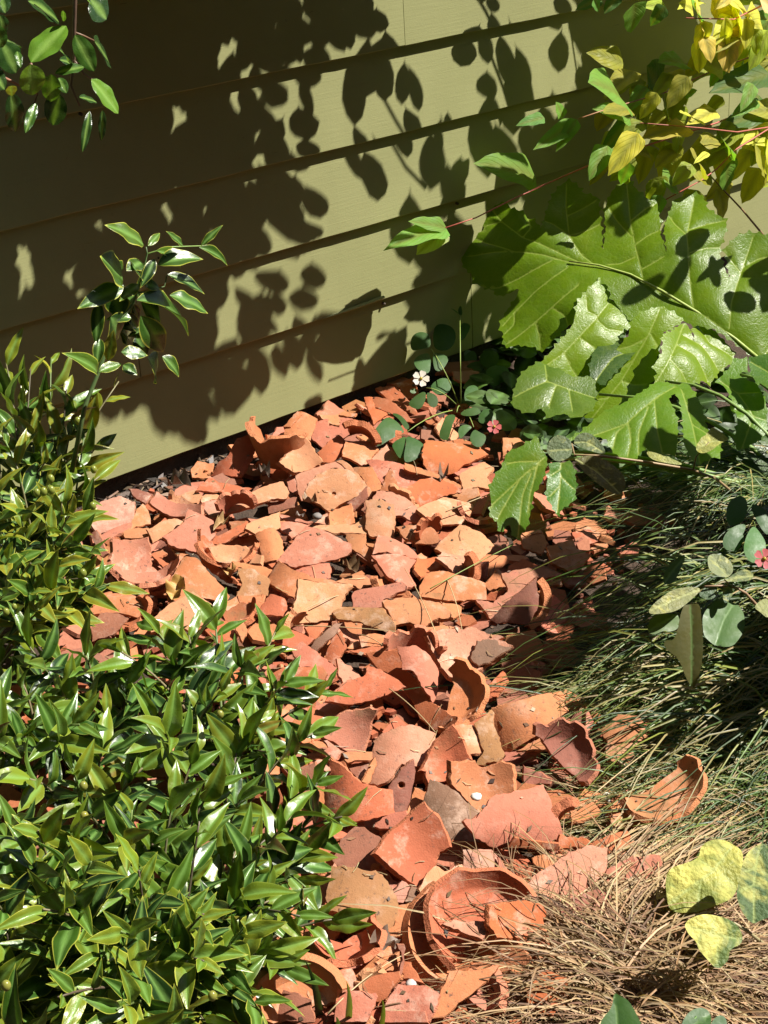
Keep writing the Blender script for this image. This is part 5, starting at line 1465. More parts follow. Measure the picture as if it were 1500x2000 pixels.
XE = [(905, 10, 42, 90, 0), (1040, 20, 55, 130, .1), (1075, 85, 55, 80, 0), (1070, 215, 62, 175, -.1), (985, 245, 100, 130, .3), (1140, 290, 75, 240, 0), (1205, 320, 52, 190, -.1), (1175, 430, 110, 280, 0), (1055, 400, 80, 130, .1), (1050, 600, 110, 330, .1), (1340, 100, 68, 110, 0), (1345, 255, 76, 190, 0),
      (550, 400, 95, 340, 0), (665, 330, 90, 260, -.1), (610, 330, 110, 200, .2), (738, 380, 62, 200, .05), (782, 410, 56, 200, -.05), (755, 575, 68, 170, 0), (555, 660, 60, 190, -.1), (625, 740, 98, 235, .05), (855, 680, 100, 260, .05), (890, 570, 34, 110, 0), (955, 720, 66, 110, .2), (745, 960, 100, 260, -.1), (820, 1060, 100, 160, 0),
      (880, 1070, 56, 100, .1), (960, 940, 60, 180, 0), (830, 1200, 150, 220, 0), (900, 1210, 120, 200, .1), (965, 1190, 50, 130, 0), (915, 800, 100, 200, .1), (440, 120, 120, 190, .2), (400, 60, 100, 190, .1), (330, 190, 90, 150, 0), (300, 90, 100, 190, 0), (560, 70, 120, 200, -.3), (620, 150, 100, 110, 0), (380, 320, 110, 150, .2), (245, 410, 110, 140, .2), (340, 550, 120, 150, .1), (362, 430, 50, 190, 0), (345, 665, 95, 90, 0),
      (390, 850, 105, 150, -.2), (370, 980, 80, 80, 0), (390, 1130, 100, 120, 0), (230, 1140, 140, 110, .3), (340, 1230, 110, 120, 0), (240, 1250, 76, 110, 0), (440, 1330, 120, 80, .4), (380, 1370, 60, 130, 0), (320, 1400, 80, 200, 0), (260, 1450, 70, 160, 0), (390, 1480, 60, 160, -.3), (180, 1480, 90, 240, .1), (130, 1330, 90, 200, 0), (700, 1400, 50, 110, 0),
      (1440, 120, 90, 240, 0), (1470, 330, 90, 240, 0), (1300, 560, 100, 240, 0), (1230, 620, 90, 220, .1), (1130, 640, 100, 240, 0), (1640, 420, 110, 200, 0), (1580, 200, 100, 180, 0)]
for (x, y, w_, h, a) in XE:
    px, py = crop1('X', x, y)
    a += rr.uniform(-.18, .18)
    caster(B1 if px < 640 else B2, px, py, w_ / 2, h / 2, a, rr, .3 if px > 640 else .5)
def twigcast(buf, pts, r):
    P = []
    for (x, y) in pts:
        px, py = crop1('X', x, y); P.append((px, py))
    d = .3
    while min(project(wallpt(*p) + SUN * d)[1] for p in P[-1:]) > -60 and d < 2.2: d += .04
    buf.tube([wallpt(*p) + SUN * d for p in P], r, r, (.10, .07, .05), 5)
twigcast(B2, [(985, -40), (1045, 120), (1090, 280), (1115, 400), (1130, 520)], .0022)
twigcast(B2, [(630, 360), (690, 540), (750, 700), (815, 800)], .0022)
twigcast(B2, [(1395, 70), (1402, 200), (1405, 420)], .0016)
B3 = Buf()
GRASSZ = [(960, 960), (1100, 930), (1500, 900), (1750, 950), (1750, 1480), (1300, 1480), (1180, 1380), (1020, 1300), (1040, 1180)]
LIT2 = [(onplane(*p, Pb, nb), .09) for p in BIGP[::3]] + [(onplane(x, y, Pb, nb), .09) for x, y in ((1050, 600), (1150, 640), (1250, 700), (1350, 700), (1200, 560), (1100, 450), (1400, 560), (1300, 480))]
LIT2 += [(gz(x, y, z), .045) for x, y, z in ((1300, 1170, .23), (1340, 1160, .23), (1400, 1110, .25), (1465, 1130, .245), (1480, 1060, .19), (1480, 1030, .19), (1100, 880, .205), (1160, 870, .205), (1130, 850, .20), (1230, 830, .20), (1300, 800, .20), (1060, 950, .085), (1480, 760, .17), (1480, 1190, .21), (1310, 1250, .18), (1290, 1230, .19), (1440, 1230, .18), (1430, 1180, .18), (1160, 1060, .03), (1140, 1030, .03))]
LIT2 += [(frac(x, y, .9), .05) for x, y in ((1430, 70), (1450, 110), (1215, 300), (1265, 200), (1400, 60), (1350, 30), (1300, 240))]
k = 0
while k < 150:
    px, py = rr.uniform(950, 1750), rr.uniform(900, 1490)
    if not inside(px, py, GRASSZ): continue
    k += 1
    G0 = gz(px, py, .05)
    d = .25
    while d < 1.6 and project(G0 + SUN * d)[0] < 1580: d += .04
    d += rr.uniform(0, .25)
    c = G0 + SUN * d
    bad = False
    for q, rad_ in LIT2:
        v_ = c - q; t_ = v_.dot(SUN)
        if t_ > 0 and (v_ - SUN * t_).length < rad_ + .02: bad = True; break
    if bad: continue
    a_ = rr.uniform(0, 6.28); L1, L2 = rr.uniform(.05, .10), rr.uniform(.025, .045)
    e1 = Vector((math.cos(a_), math.sin(a_), rr.uniform(-.5, .5))).normalized(); e2 = Vector((rr.uniform(-.4, .4), rr.uniform(-.6, .2), 1)).normalized().cross(e1)
    V = [c + e1 * L1 * math.cos(q * 6.283 / 10) + e2 * L2 * math.sin(q * 6.283 / 10) for q in range(10)] + [c + e1.cross(e2) * .008]
    B3.add(V, [(q, (q + 1) % 10, 10) for q in range(10)], jit((.07, .15, .02), .2, rr))
o = B3.make('offscreen_leaves', M_CAST, aca); o['kind'] = 'stuff'  # unseen leaves added off frame to shade the grass
UPZ = [(45, 380), (150, 150), (480, 60), (900, 60), (1300, 120), (1620, 280), (1640, 560), (1330, 740), (1100, 700), (860, 690), (640, 560), (560, 440), (250, 400)]
LIT4 = [onplane(*p, Pb, nb) for p in crop('M', '200,170 540,80 1160,120 1290,250 400,480 300,520 450,620 350,740 480,780 650,860 800,700 850,1000 1000,760 1200,900 1100,980 900,480 1130,620 1300,600')]
k = 0
while k < 20:
    x, y = rr.uniform(40, 1640), rr.uniform(50, 720)
    if not inside(x, y, UPZ): continue
    k += 1
    px, py = crop1('M', x, y)
    G0 = onplane(px, py, Pb, nb); d = .3
    while d < 1.9 and project(G0 + SUN * d)[1] > -80 and project(G0 + SUN * d)[0] < 1590: d += .04
    d += rr.uniform(0, .2)
    c = G0 + SUN * d
    bad = any((c - q - SUN * (c - q).dot(SUN)).length < .028 for q in LIT4) or any((c - q).dot(SUN) > 0 and (c - q - SUN * (c - q).dot(SUN)).length < rad_ * .5 for q, rad_ in LIT2[-7:])
    if bad: continue
    a_ = rr.uniform(0, 6.28); L1, L2 = rr.uniform(.03, .05), rr.uniform(.017, .026)
    e1 = Vector((math.cos(a_), math.sin(a_), rr.uniform(-.5, .5))).normalized(); e2 = Vector((rr.uniform(-.4, .4), rr.uniform(-.6, .2), 1)).normalized().cross(e1)
    V = [c + e1 * L1 * math.cos(q * 6.283 / 10) + e2 * L2 * math.sin(q * 6.283 / 10) for q in range(10)] + [c + e1.cross(e2) * .006]
    B2.add(V, [(q, (q + 1) % 10, 10) for q in range(10)], jit((.16, .18, .02), .2, rr))
o = B1.make('canopy', M_CAST, caml); o['kind'] = 'stuff'
o = B2.make('canopy', M_CAST, dog); o['kind'] = 'stuff'

# ---- oxalis by the wall
oxa = empty('oxalis_plant', gz(900, 800, 0), 'clover-leaved oxalis sprawling over shards at the wall corner', 'plant')
OXG = (.065, .17, .035)
OX = [('430,1320 280,1400 190,1440 130,1390 130,1330 200,1240 280,1150 370,1220 415,1290', .07), ('440,1340 350,1390 300,1440 330,1500 370,1560 410,1550 430,1450', .065), ('450,1330 560,1390 620,1450 650,1520 560,1560 450,1590 420,1540 440,1430', .065), ('290,1140 380,1160 480,1280 430,1310 380,1220', .06),
      ('660,550 560,570 490,580 470,520 490,440 560,400 640,420 660,480', .13), ('660,580 560,610 500,670 540,750 650,790 665,700', .12), ('680,590 750,600 840,640 790,740 740,770 690,740', .12), ('680,540 690,350 760,320 870,360 900,460 850,560 750,580', .12),
      ('615,930 520,1000 440,1080 560,1130 620,1040', .07), ('630,950 720,990 735,1070 690,1110 640,1080 625,1000', .07), ('640,910 760,820 860,850 840,960 740,1000', .07), ('1050,1275 980,1250 920,1280 910,1350 940,1390 1000,1320', .075), ('1060,1290 1010,1390 1060,1460 1140,1460 1180,1360 1110,1330', .075),
      ('920,1160 980,1120 1080,1095 1130,1140 1090,1170 1000,1185', .085), ('900,1150 800,1160 780,1230 720,1370 820,1400 850,1300', .07), ('930,260 830,185 900,220', .17), ('930,262 905,215 940,155 955,250', .17), ('950,320 1030,340 1010,420 940,500 920,400', .13), ('1150,1100 1230,1120 1240,1200 1150,1260 1080,1220', .06), ('1000,900 1100,880 1110,1060 1000,1090 960,1000', .06),
      ('470,950 500,920 535,940 530,970 490,975', .08), ('1100,600 1240,560 1300,640 1240,760 1120,720', .07), ('960,640 1060,560 1100,660 1020,760', .06), ('1150,760 1260,700 1400,720 1360,860 1220,900', .06)]
for k, (pl, z) in enumerate(OX):
    pp = crop('S', pl)
    cx = sum(p[0] for p in pp) / len(pp); cy = sum(p[1] for p in pp) / len(pp)
    rr = random.Random(k)
    n = Vector((rr.uniform(-.25, .3), rr.uniform(-.7, -.25), .85)).normalized()
    traced_leaf('leaflet', oxa, pp, M_OXA, jit(OXG, .2, rr), gz(cx, cy, z), n, [], 0, (0, 0, 5), .0008, .008, .006, .0002, k)
B = Buf()
for (x, y, z) in ((445, 1330, .068), (665, 565, .125), (620, 925, .07), (1055, 1285, .075), (930, 260, .165), (900, 1150, .075)):
    px, py = crop1('S', x, y)
    B.tube(bez(gz(900, 800, 0), gz((px + 900) / 2, (py + 800) / 2 - 20, z + .02), gz(px, py, z), 7), .0013, .0009, (.22, .30, .07), 5)
B.make('stem', M_STEMC, oxa)

def flower(parent, px, py, z, r, c, name='flower', n=5):
    P = gz(px, py, z)
    M, u, v, nn = frame(Vector((.1, -.7, .7)), P)
    V, F = [(0, 0, 0)], []
    for k in range(n):
        a = 2 * math.pi * k / n
        b = len(V)
        for (rr_, da, zz) in ((.35, -.5, .0), (.8, -.52, .15), (1.0, -.28, .12), (.94, 0, .16), (1.0, .28, .12), (.8, .52, .15), (.35, .5, .0)):
            V.append((r * rr_ * math.cos(a + da), r * rr_ * math.sin(a + da), r * zz))
        F += [(0, b + i, b + i + 1) for i in range(6)]
    o = link(name, mesh(name, V, F, [M_PETAL]), parent, M, c)
    V, F = ball(Vector((0, 0, r * .12)), r * .2)
    link('flower_centre', mesh('flower_centre', V, F, [M_CAM]), o, M, (.5, .42, .05))
    return o
flower(oxa, 822, 740, .10, .018, (1, 1, 1))
flower(oxa, 965, 834, .07, .015, (.78, .16, .17))

oxb = empty('oxalis_plant', gz(1490, 1150, 0), 'second oxalis with a pink flower, above the sage leaves in the grass', 'plant')
for k, (pl, z) in enumerate([('1390,80 1320,200 1300,320 1370,410 1450,390 1500,260 1440,150', .12), ('1200,310 1260,200 1310,170 1290,260 1250,315', .11), ('1340,80 1240,100 1150,170 1130,260 1200,320 1290,200', .10), ('1350,-40 1400,-80 1500,0 1520,200 1440,140', .11), ('1340,-150 1200,-120 1150,0 1180,120 1320,80', .10), ('1500,200 1580,180 1600,330 1510,330', .11)]):
    pp = crop('T', pl)
    cx = sum(p[0] for p in pp) / len(pp); cy = sum(p[1] for p in pp) / len(pp)
    traced_leaf('leaflet', oxb, pp, M_OXA, jit((.09, .26, .05) if k < 1 else (.06, .17, .04), .15), gz(cx, cy, z + .07), Vector((.1, -.5, .85)).normalized(), [], 0, (0, 0, 4), .001, .009, .006, .0002, 60 + k)
B = Buf(); B.tube(bez(gz(1490, 1150, 0), gz(1480, 1080, .1), gz(1473, 1020, .19), 6), .0015, .001, (.2, .3, .08), 5); B.tube(bez(gz(1500, 1150, 0), gz(1510, 1120, .08), gz(1496, 1090, .18), 6), .0015, .001, (.2, .3, .08), 5); B.make('stem', M_STEMC, oxb)
flower(oxb, 1492, 1092, .19, .017, (.78, .16, .2))

# ---- sages
def sage(root, items, mat, z0, seed, n0=(.12, -.45, .88), zo=0.0):
    for k, (c, pl, col, z, vs) in enumerate(items):
        pp = crop(c, pl)
        cx = sum(p[0] for p in pp) / len(pp); cy = sum(p[1] for p in pp) / len(pp)
        rr = random.Random(seed + k)
        n = (Vector(n0) + Vector((rr.uniform(-.2, .2), rr.uniform(-.2, .2), 0))).normalized()
        traced_leaf('leaf', root, pp, mat, col, gz(cx, cy, z + zo), n, [crop(c, v) for v in vs], .007, (0, 0, 1.5), .0022, .007, .006, .0006, seed + k)
SG, SY, SD = (.14, .20, .09), (.36, .40, .10), (.13, .135, .03)
sg1 = empty('sage_sprig', gz(1450, 1010, 0), 'woody sage sprig with three soft leaves pointing over the grass', 'plant', None)
sage(sg1, [('N', '440,690 435,620 390,590 340,590 300,640 300,690 350,740 400,725', SG, .16, ['437,660 380,665 305,670']), ('N', '440,620 470,580 530,570 590,620 630,690 540,680 470,650', SG, .165, ['440,622 520,620 625,688']), ('N', '450,690 580,690 690,770 730,840 720,890 670,910 570,850 500,780 470,730', SD, .15, ['455,692 570,770 700,895']),
           ('N', '1100,640 1180,560 1200,535 1300,600 1260,610 1190,680 1130,690', SY, .17, ['1110,660 1200,610 1290,602']), ('N', '830,660 930,690 1050,740 1000,745 870,720', SY, .15, [])], M_SAGE, .15, 200, zo=.04)
B = Buf(); B.tube([gz(*crop1('N', x, y), z + .04 * (z > .01)) for x, y, z in ((435, 630, .162), (450, 690, .158), (600, 695, .155), (850, 730, .14), (1090, 770, .12), (1220, 820, .08), (1290, 880, .04), (1330, 930, .0))], .0016, .003, (.30, .21, .11)); B.tube([gz(*crop1('N', x, y), z + .04) for x, y, z in ((1095, 770, .12), (1110, 700, .15), (1180, 620, .17))], .0014, .001, (.16, .12, .05)); B.make('stem', M_STEMC, sg1)
sg2 = empty('sage_sprig', gz(1530, 1250, 0), 'variegated sage sprig with cream-flecked leaves, one drooping dark over the grass', 'plant')
sage(sg2, [('T', '985,600 850,605 700,640 540,770 530,830 640,830 760,810 880,710', (.30, .33, .14), .15, ['985,605 800,680 540,800']), ('T', '1010,340 1130,370 1200,420 1220,500 1150,545 1050,520 1000,460', (.30, .36, .18), .17, ['1015,345 1090,440 1170,520']), ('T', '1150,550 1240,490 1310,465 1390,500 1370,560 1250,570', SG, .165, ['1155,550 1260,525 1385,520']),
           ('T', '1380,780 1440,720 1500,700 1560,800 1500,870 1440,820', (.42, .46, .2), .13, []), ('T', '920,680 1000,610 1090,600 1080,700 1000,730', (.07, .14, .06), .14, []), ('T', '1120,600 1200,600 1220,680 1140,780', (.05, .12, .05), .14, [])], M_SAGE, .15, 300, zo=.08)
sage(sg2, [('T', '800,760 870,750 950,740 960,900 980,1150 930,1380 890,1440 830,1350 780,1200 660,1110 650,1040 750,1050', SD, .09, ['870,755 880,1000 880,1420'])], M_OXA, .1, 340, (-.1, -.75, .6), zo=.10)
sage(sg2, [('T', '540,850 720,830 780,840 770,960 680,990 650,970 560,1010 510,960', (.09, .18, .03), .10, ['770,840 640,900 530,970']), ('T', '650,480 760,370 840,340 780,470 720,600 640,590', (.08, .17, .03), .10, ['840,345 720,480 650,590']),
           ('T', '960,830 1080,710 1230,720 1300,810 1305,960 1260,1040 1200,1110 1080,1080 990,1020 970,960', (.09, .21, .04), .09, ['1230,730 1140,880 1080,1070'])], M_OXA, .1, 360, zo=.09)
B = Buf(); B.tube([gz(*crop1('T', x, y), z + .08 * (z > .01)) for x, y, z in ((985, 605, .152), (1110, 600, .15), (1240, 615, .14), (1320, 660, .13), (1400, 750, .11), (1500, 850, .07), (1600, 1000, 0))], .0014, .003, (.28, .18, .11)); B.tube([gz(*crop1('T', x, y), z + .08) for x, y, z in ((1150, 550, .168), (1180, 590, .15), (1240, 615, .14))], .0014, .0014, (.2, .2, .08)); B.make('stem', M_STEMC, sg2)
sg3 = empty('sage_clump', gz(1540, 1850, 0), 'crinkled yellow-variegated sage clump beside the dry grass', 'plant')
sage(sg3, [('V', '750,370 900,330 1000,280 1000,200 1100,140 1220,150 1330,230 1300,400 1260,570 1130,640 950,690 790,690 750,560', (.30, .36, .06), .10, ['1250,180 1100,380 780,620', '1100,380 1010,300', '1000,470 980,680', '1130,350 1250,480', '900,540 780,480']),
           ('V', '1290,450 1330,260 1420,180 1500,150 1580,300 1580,700 1450,740 1390,770 1310,700 1265,580', (.09, .17, .055), .15, ['1450,190 1400,450 1400,760', '1420,350 1320,380', '1410,480 1290,520', '1430,360 1560,420']), ('V', '880,760 960,710 1090,700 1240,760 1310,850 1300,920 1200,960 1200,1040 1130,1110 1030,1030 980,960 970,910 900,850', (.13, .22, .05), .13, ['900,780 1080,850 1290,880', '1080,850 1100,720', '1120,860 1120,1080', '1000,820 980,930'])], M_SAGEY, .1, 400)
B = Buf(); B.tube([gz(*crop1('V', x, y), z) for x, y, z in ((1250, 760, .13), (1350, 820, .11), (1450, 900, .07), (1600, 1000, 0))], .0018, .003, (.30, .26, .14)); B.make('stem', M_STEMC, sg3)
seed_p = empty('green_seedling', gz(1300, 2040, 0), 'young plant with plain green serrated leaves poking in at the bottom of the dry grass', 'plant')
sage(seed_p, [('V', '370,1265 420,1300 480,1330 560,1480 570,1510 560,1580 260,1580 270,1480 360,1380', (.06, .17, .03), .12, ['372,1275 390,1400 400,1570']), ('V', '870,1480 930,1400 1020,1370 1080,1400 1090,1470 1060,1580 860,1580', (.06, .17, .035), .11, ['1075,1420 960,1500 880,1570']), ('V', '1080,1500 1130,1430 1190,1430 1210,1500 1200,1580 1060,1580', (.055, .16, .035), .11, [])], M_OXA, .1, 440)
B = Buf(); B.tube([gz(1300, 2040, 0), gz(1300, 2060, .08), gz(1360, 1985, .11)], .0015, .0012, (.1, .2, .05)); B.tube([gz(1300, 2040, 0), gz(1240, 2060, .08), gz(1205, 2010, .12)], .0015, .0012, (.1, .2, .05)); B.make('stem', M_STEMC, seed_p)
lone = empty('weed_leaf', gz(1400, 1580, 0), 'single round green weed leaf next to the grass-cradled bowl', 'plant')
sage(lone, [('J', '1360,610 1380,520 1440,480 1500,490 1520,600 1440,640', (.06, .18, .04), .05, ['1365,605 1430,560 1510,520'])], M_OXA, .05, 460)
B = Buf(); B.tube([gz(1350, 1600, 0), gz(1356, 1575, .04), gz(1360, 1563, .05)], .0012, .001, (.1, .2, .05)); B.make('stem', M_STEMC, lone)

# ---- grasses
def tuft(name, label, root_px, n, seed, dirs, L, cols, w_=.0022, zmax=.14, spread=.07, mat=M_GRASS, curl=0.0, cat='grass tuft', droop=1.0):
    rr = random.Random(seed)
    P0 = gz(root_px[0], root_px[1], 0)
    B = Buf()
    for k in range(n):
        b = P0 + Vector((rr.gauss(0, spread), rr.gauss(0, spread), 0))
        a = rad(rr.gauss(*dirs)) if not isinstance(dirs, list) else rad(rr.gauss(*rr.choice(dirs)))
        l = rr.uniform(*L)
        d = Vector((math.cos(a), math.sin(a), 0))
        h = rr.uniform(.35, 1) * zmax
        e = b + d * l + Vector((0, 0, rr.uniform(.01, .05) if droop > .5 else h * .7))
        m = b + d * l * rr.uniform(.25, .45) + Vector((0, 0, h * 1.7))
        P = bez(b, m, e, 8)
        if curl:
            sd = d.cross(Vector((0, 0, 1)))
            f1, f2 = rr.uniform(1, 4), rr.uniform(0, 6)
            P = [p + (sd * math.sin(i * f1 * .35 + f2) + Vector((0, 0, 1)) * math.cos(i * f1 * .3 + f2) * .5) * curl * (i / 7) for i, p in enumerate(P)]
        for p in P: p.z = max(p.z, .004)
        c = jit(rr.choice(cols), .22, rr)
        B.blade(P, w_ * rr.uniform(.7, 1.25), c, Vector((rr.uniform(-.5, .5), rr.uniform(-.9, .1), 1)))
    o = empty(name, P0, label, cat)
    bl = B.make('blades', mat, o)
    bl['kind'] = 'stuff'
    return o
GC = [(.05, .11, .02), (.08, .17, .025), (.14, .23, .035), (.035, .085, .02), (.28, .32, .07), (.46, .40, .18)]
tuft('grass_tuft', 'dark green fine grass tuft flopping under the acanthus leaves', (1490, 985), 400, 1, [(190, 22), (205, 20), (225, 25)], (.14, .40), GC, .0025, .11, .08)
tuft('grass_tuft', 'large green grass tuft sweeping across the middle of the right edge', (1560, 1230), 400, 2, [(206, 16), (218, 16), (196, 16)], (.20, .46), GC, .0034, .17, .08)
tuft('grass_tuft', 'green and straw grass tuft below the variegated sage sprig', (1540, 1400), 380, 3, [(198, 18), (215, 20), (175, 22)], (.18, .42), GC + [(.36, .30, .14), (.28, .26, .09)], .0032, .15, .08)
tuft('grass_tuft', 'thin yellow-green grass tuft bending over the blackened crack shard', (1260, 1350), 170, 4, [(205, 22), (220, 20)], (.12, .28), [(.24, .28, .06), (.34, .32, .10), (.12, .2, .04)], .0020, .07, .05)
tuft('grass_tuft', 'flattened straw and green grass around the small angular chip', (1230, 1600), 230, 5, [(180, 30), (205, 25), (10, 40)], (.08, .22), [(.42, .34, .14), (.30, .30, .10), (.15, .2, .05), (.46, .36, .18)], .0019, .03, .04)
tuft('grass_tuft', 'dark grass tuft behind the crinkled yellow sage', (1500, 1560), 520, 6, [(190, 25), (150, 30), (220, 20)], (.12, .3), GC + [(.3, .24, .1)], .0023, .09, .07)
DRY = [(.40, .26, .13), (.52, .37, .20), (.28, .16, .085), (.64, .49, .29), (.20, .11, .06), (.46, .30, .16)]
tuft('dry_grass_tuft', 'bushy tan dry grass tuft filling the bottom right', (1230, 1950), 560, 7, [(15, 35), (48, 22), (172, 20), (140, 20), (-20, 35)], (.12, .34), DRY, .0022, .095, .045, M_STRAW, .006)
tuft('dry_grass_tuft', 'brown dry grass lying below the yellow sage clump', (1420, 1975), 480, 8, [(165, 25), (130, 25), (30, 35)], (.12, .34), DRY, .0022, .08, .06, M_STRAW, .006)
tuft('dry_grass_tuft', 'straw-coloured strands raked up towards the yellow sage', (1080, 1890), 300, 9, [(38, 9), (44, 7)], (.26, .46), [(.50, .36, .20), (.56, .42, .22), (.36, .24, .12)], .0026, .07, .03, M_STRAW, .004)
tuft('dry_grass_tuft', 'wiry brown strands curling over the round nested pots', (1090, 1850), 55, 10, [(140, 30), (100, 30), (175, 20)], (.10, .24), DRY[:3], .0011, .11, .04, M_STRAW, .018, droop=0.0)
tuft('dry_grass_tuft', 'dry strands spilling onto the bottom shards', (1040, 2020), 150, 11, [(190, 25), (165, 20), (40, 40)], (.06, .20), DRY, .0016, .05, .06, M_STRAW, .010)

stripe = empty('striped_grass', gz(650, 2030, 0), 'few upright striped green blades at the bottom among the shards', 'plant')
for (x0, y0, x1, y1, z1, w_, c) in ((625, 2030, 594, 1872, .16, .009, (.04, .09, .03)), (672, 2040, 676, 1915, .15, .008, (.30, .36, .12)), (735, 2040, 745, 1950, .12, .006, (.25, .32, .08)), (648, 2050, 655, 1985, .10, .007, (.12, .2, .05))):
    B = Buf(); a = gz(x0, y0, .0); e = gz(x1, y1, z1)
    B.blade(bez(a, a.lerp(e, .5) + Vector((.01, 0, .02)), e, 9), w_, c, Vector((0, -1, .3)))
    B.make('blade', M_GRASS, stripe)

# stray straws, dead leaves, pebbles
rr = random.Random(91)
STR = [((568, 1222), (812, 1238), 'pale straw crossing the olive-brown curved shard'), ((760, 1345), (850, 1430), 'dry straw bundle beside the sandy dome'), ((580, 1200), (680, 1160), 'thin grass stalk lying across the squarish pale shard'), ((480, 840), (502, 868), 'short broken twig by the tall curved pot wall'), ((872, 1130), (905, 1250), 'fine stalk with seed head in front of the ochre block'),
       ((930, 1500), (1130, 1540), 'straw bent around the mauve bowl'), ((640, 1980), (800, 1860), 'thin straw leaning over the ring-moulded rust shard'), ((700, 1240), (760, 1270), 'short straw near the flap of salmon pot'), ((840, 1150), (1010, 1060), 'long green stalk reaching to the hanging acanthus leaf'), ((870, 1000), (1060, 930), 'curved pale stalk over the acanthus leaf tip'), ((1150, 1560), (1290, 1450), 'bent straw in front of the grass-cradled bowl'), ((860, 1260), (790, 1110), 'hair-thin dark stalk over the orange shards')]
for (a, b, lab) in STR:
    B = Buf()
    A, E_ = gz(a[0], a[1], .068), gz(b[0], b[1], .072)
    B.tube(bez(A, A.lerp(E_, .5) + Vector((rr.uniform(-.01, .01), rr.uniform(-.01, .01), .012)), E_, 8), .0010, .0006, (.45, .34, .18) if 'green' not in lab else (.2, .28, .07), 5)
    tag(B.make('straw', M_STEMC, None, A), lab, 'straw')
DLm = [leaf_mesh('dead_leaf', M_DEAD, 'ellip', f, c, .5, s) for s, (f, c) in enumerate(((1.1, .5), (.8, -.6), (1.3, .3)))]
for (x, y, ln, wd, c, lab) in ((684, 1108, .035, .75, (.13, .075, .035), 'curled shiny brown dead leaf below the large rose-pink shard'), (605, 985, .04, .6, (.22, .13, .07), 'crumpled brown leaf under the pierced pot base'), (430, 1025, .035, .5, (.34, .22, .10), 'dry split leaf beside the pink kite-shaped shard'), (865, 930, .05, .35, (.16, .11, .08), 'shrivelled grey leaf on the domed deep orange shard'),
                          (455, 1120, .03, .7, (.40, .22, .07), 'amber dead leaf on the shallow apricot bowl piece'), (345, 1155, .04, .8, (.42, .24, .06), 'amber dead leaf on the dusty half pot'), (585, 1010, .018, .8, (.20, .17, .15), 'grey papery leaf flake in front of the pierced pot base'), (745, 1850, .05, .5, (.17, .12, .09), 'shredded grey-brown leaf by the red cup-like fragment'), (515, 920, .04, .5, (.12, .09, .07), 'dark dead leaf under the tall curved pot wall'), (350, 945, .05, .5, (.09, .07, .05), 'black dead leaf against the wall footing')):
    P = gz(x, y, .07)
    a = rr.uniform(0, 6.28)
    d = Vector((math.cos(a), math.sin(a), rr.uniform(-.1, .3))).normalized()
    o = link('dead_leaf', rr.choice(DLm), None, leaf_M(P - d * ln / 2, P + d * ln / 2, wd, Vector((rr.uniform(-.3, .3), -.3, 1))), c)
    tag(o, lab, 'dead leaf')
def pebble(x, y, z, r, c, lab, sq=.6):
    V, F = ball(Vector((0, 0, 0)), r, 10, 6, sq)
    q = random.Random(int(x))
    V = [v * q.uniform(.88, 1.1) for v in V]
    o = link('pebble', mesh('pebble', V, F, [M_PEB]), None, Matrix.Translation(gz(x, y, z)), c)
    tag(o, lab, 'pebble')
pebble(930, 1556, .073, .0075, (.85, .80, .75), 'round white pebble resting in the notched square pot base')
pebble(1185, 1558, .03, .008, (.80, .76, .68), 'white pebble in straw between the mauve bowl and grass-cradled bowl', .9)
pebble(620, 1008, .075, .009, (.20, .18, .17), 'small grey pebble in front of the pierced pot base')
pebble(803, 1922, .05, .007, (.45, .42, .40), 'grey pebble in a dark gap by the ring-moulded rust shard')
pebble(534, 878, .08, .008, (.65, .55, .48), 'whitish pebble inside the tall curved pot wall')
pebble(708, 795, .03, .007, (.75, .72, .62), 'white flake at the dark foot of the siding')

# unseen hedge added around the camera to cut skylight on the wall
def hedge():
    rr = random.Random(17)
    o = empty('sky_blocker_hedge', Vector((-.6, -1.6, 0)), 'unseen tall dark hedge added to block skylight from the wall', 'hedge')
    V, F = [], []
    path = [(-2.4, 1.6), (-2.3, .2), (-2.0, -1.0), (-1.0, -1.7), (.4, -1.9), (1.8, -1.7), (2.6, -1.1), (3.3, .2), (3.6, 1.8), (3.8, 3.6)]
    pts = []
    for a, b in zip(path[:-1], path[1:]):
        pts += [Vector((a[0] + (b[0] - a[0]) * t / 10, a[1] + (b[1] - a[1]) * t / 10, 0)) for t in range(10)]
    nz = 22
    for i, p in enumerate(pts):
        inn = (Vector((0, .6, 0)) - p).normalized()
        for j in range(nz + 1):
            z = 3.6 * j / nz
            V.append(p + inn * rr.uniform(-.06, .06) + Vector((0, 0, z + rr.uniform(-.05, .05))))
        for j in range(nz + 1):
            z = 3.6 * (nz - j) / nz
            V.append(p - inn * (.7 + rr.uniform(-.06, .06)) + Vector((0, 0, z)))
    m = 2 * (nz + 1)
    for i in range(len(pts) - 1):
        for j in range(m):
            F.append((i * m + j, i * m + (j + 1) % m, (i + 1) * m + (j + 1) % m, (i + 1) * m + j))
    me = mesh('blocker_core', V, F, [M_CAST], smooth=False)
    vcol(me, 'col', [jit((.03, .06, .015), .3, rr) for _ in V])
    link('blocker_core', me, o)
    B = Buf()
    for k in range(6000):
        p = rr.choice(pts); inn = (Vector((0, .6, 0)) - p).normalized()
        c = p + inn * rr.uniform(.0, .13) + Vector((rr.uniform(-.15, .15), rr.uniform(-.15, .15), rr.uniform(0, 3.7)))
        d = Vector((rr.gauss(0, 1), rr.gauss(0, 1), rr.gauss(.3, .6))).normalized(); e = d.cross(Vector((rr.gauss(0, 1), rr.gauss(0, 1), 1))).normalized()
        B.add([c, c + d * .03 + e * .014, c + d * .07, c + d * .03 - e * .014], [(0, 1, 2, 3)], jit((.035, .08, .018), .3, rr))
    b = B.make('leaves', M_CAST, o); b['kind'] = 'stuff'
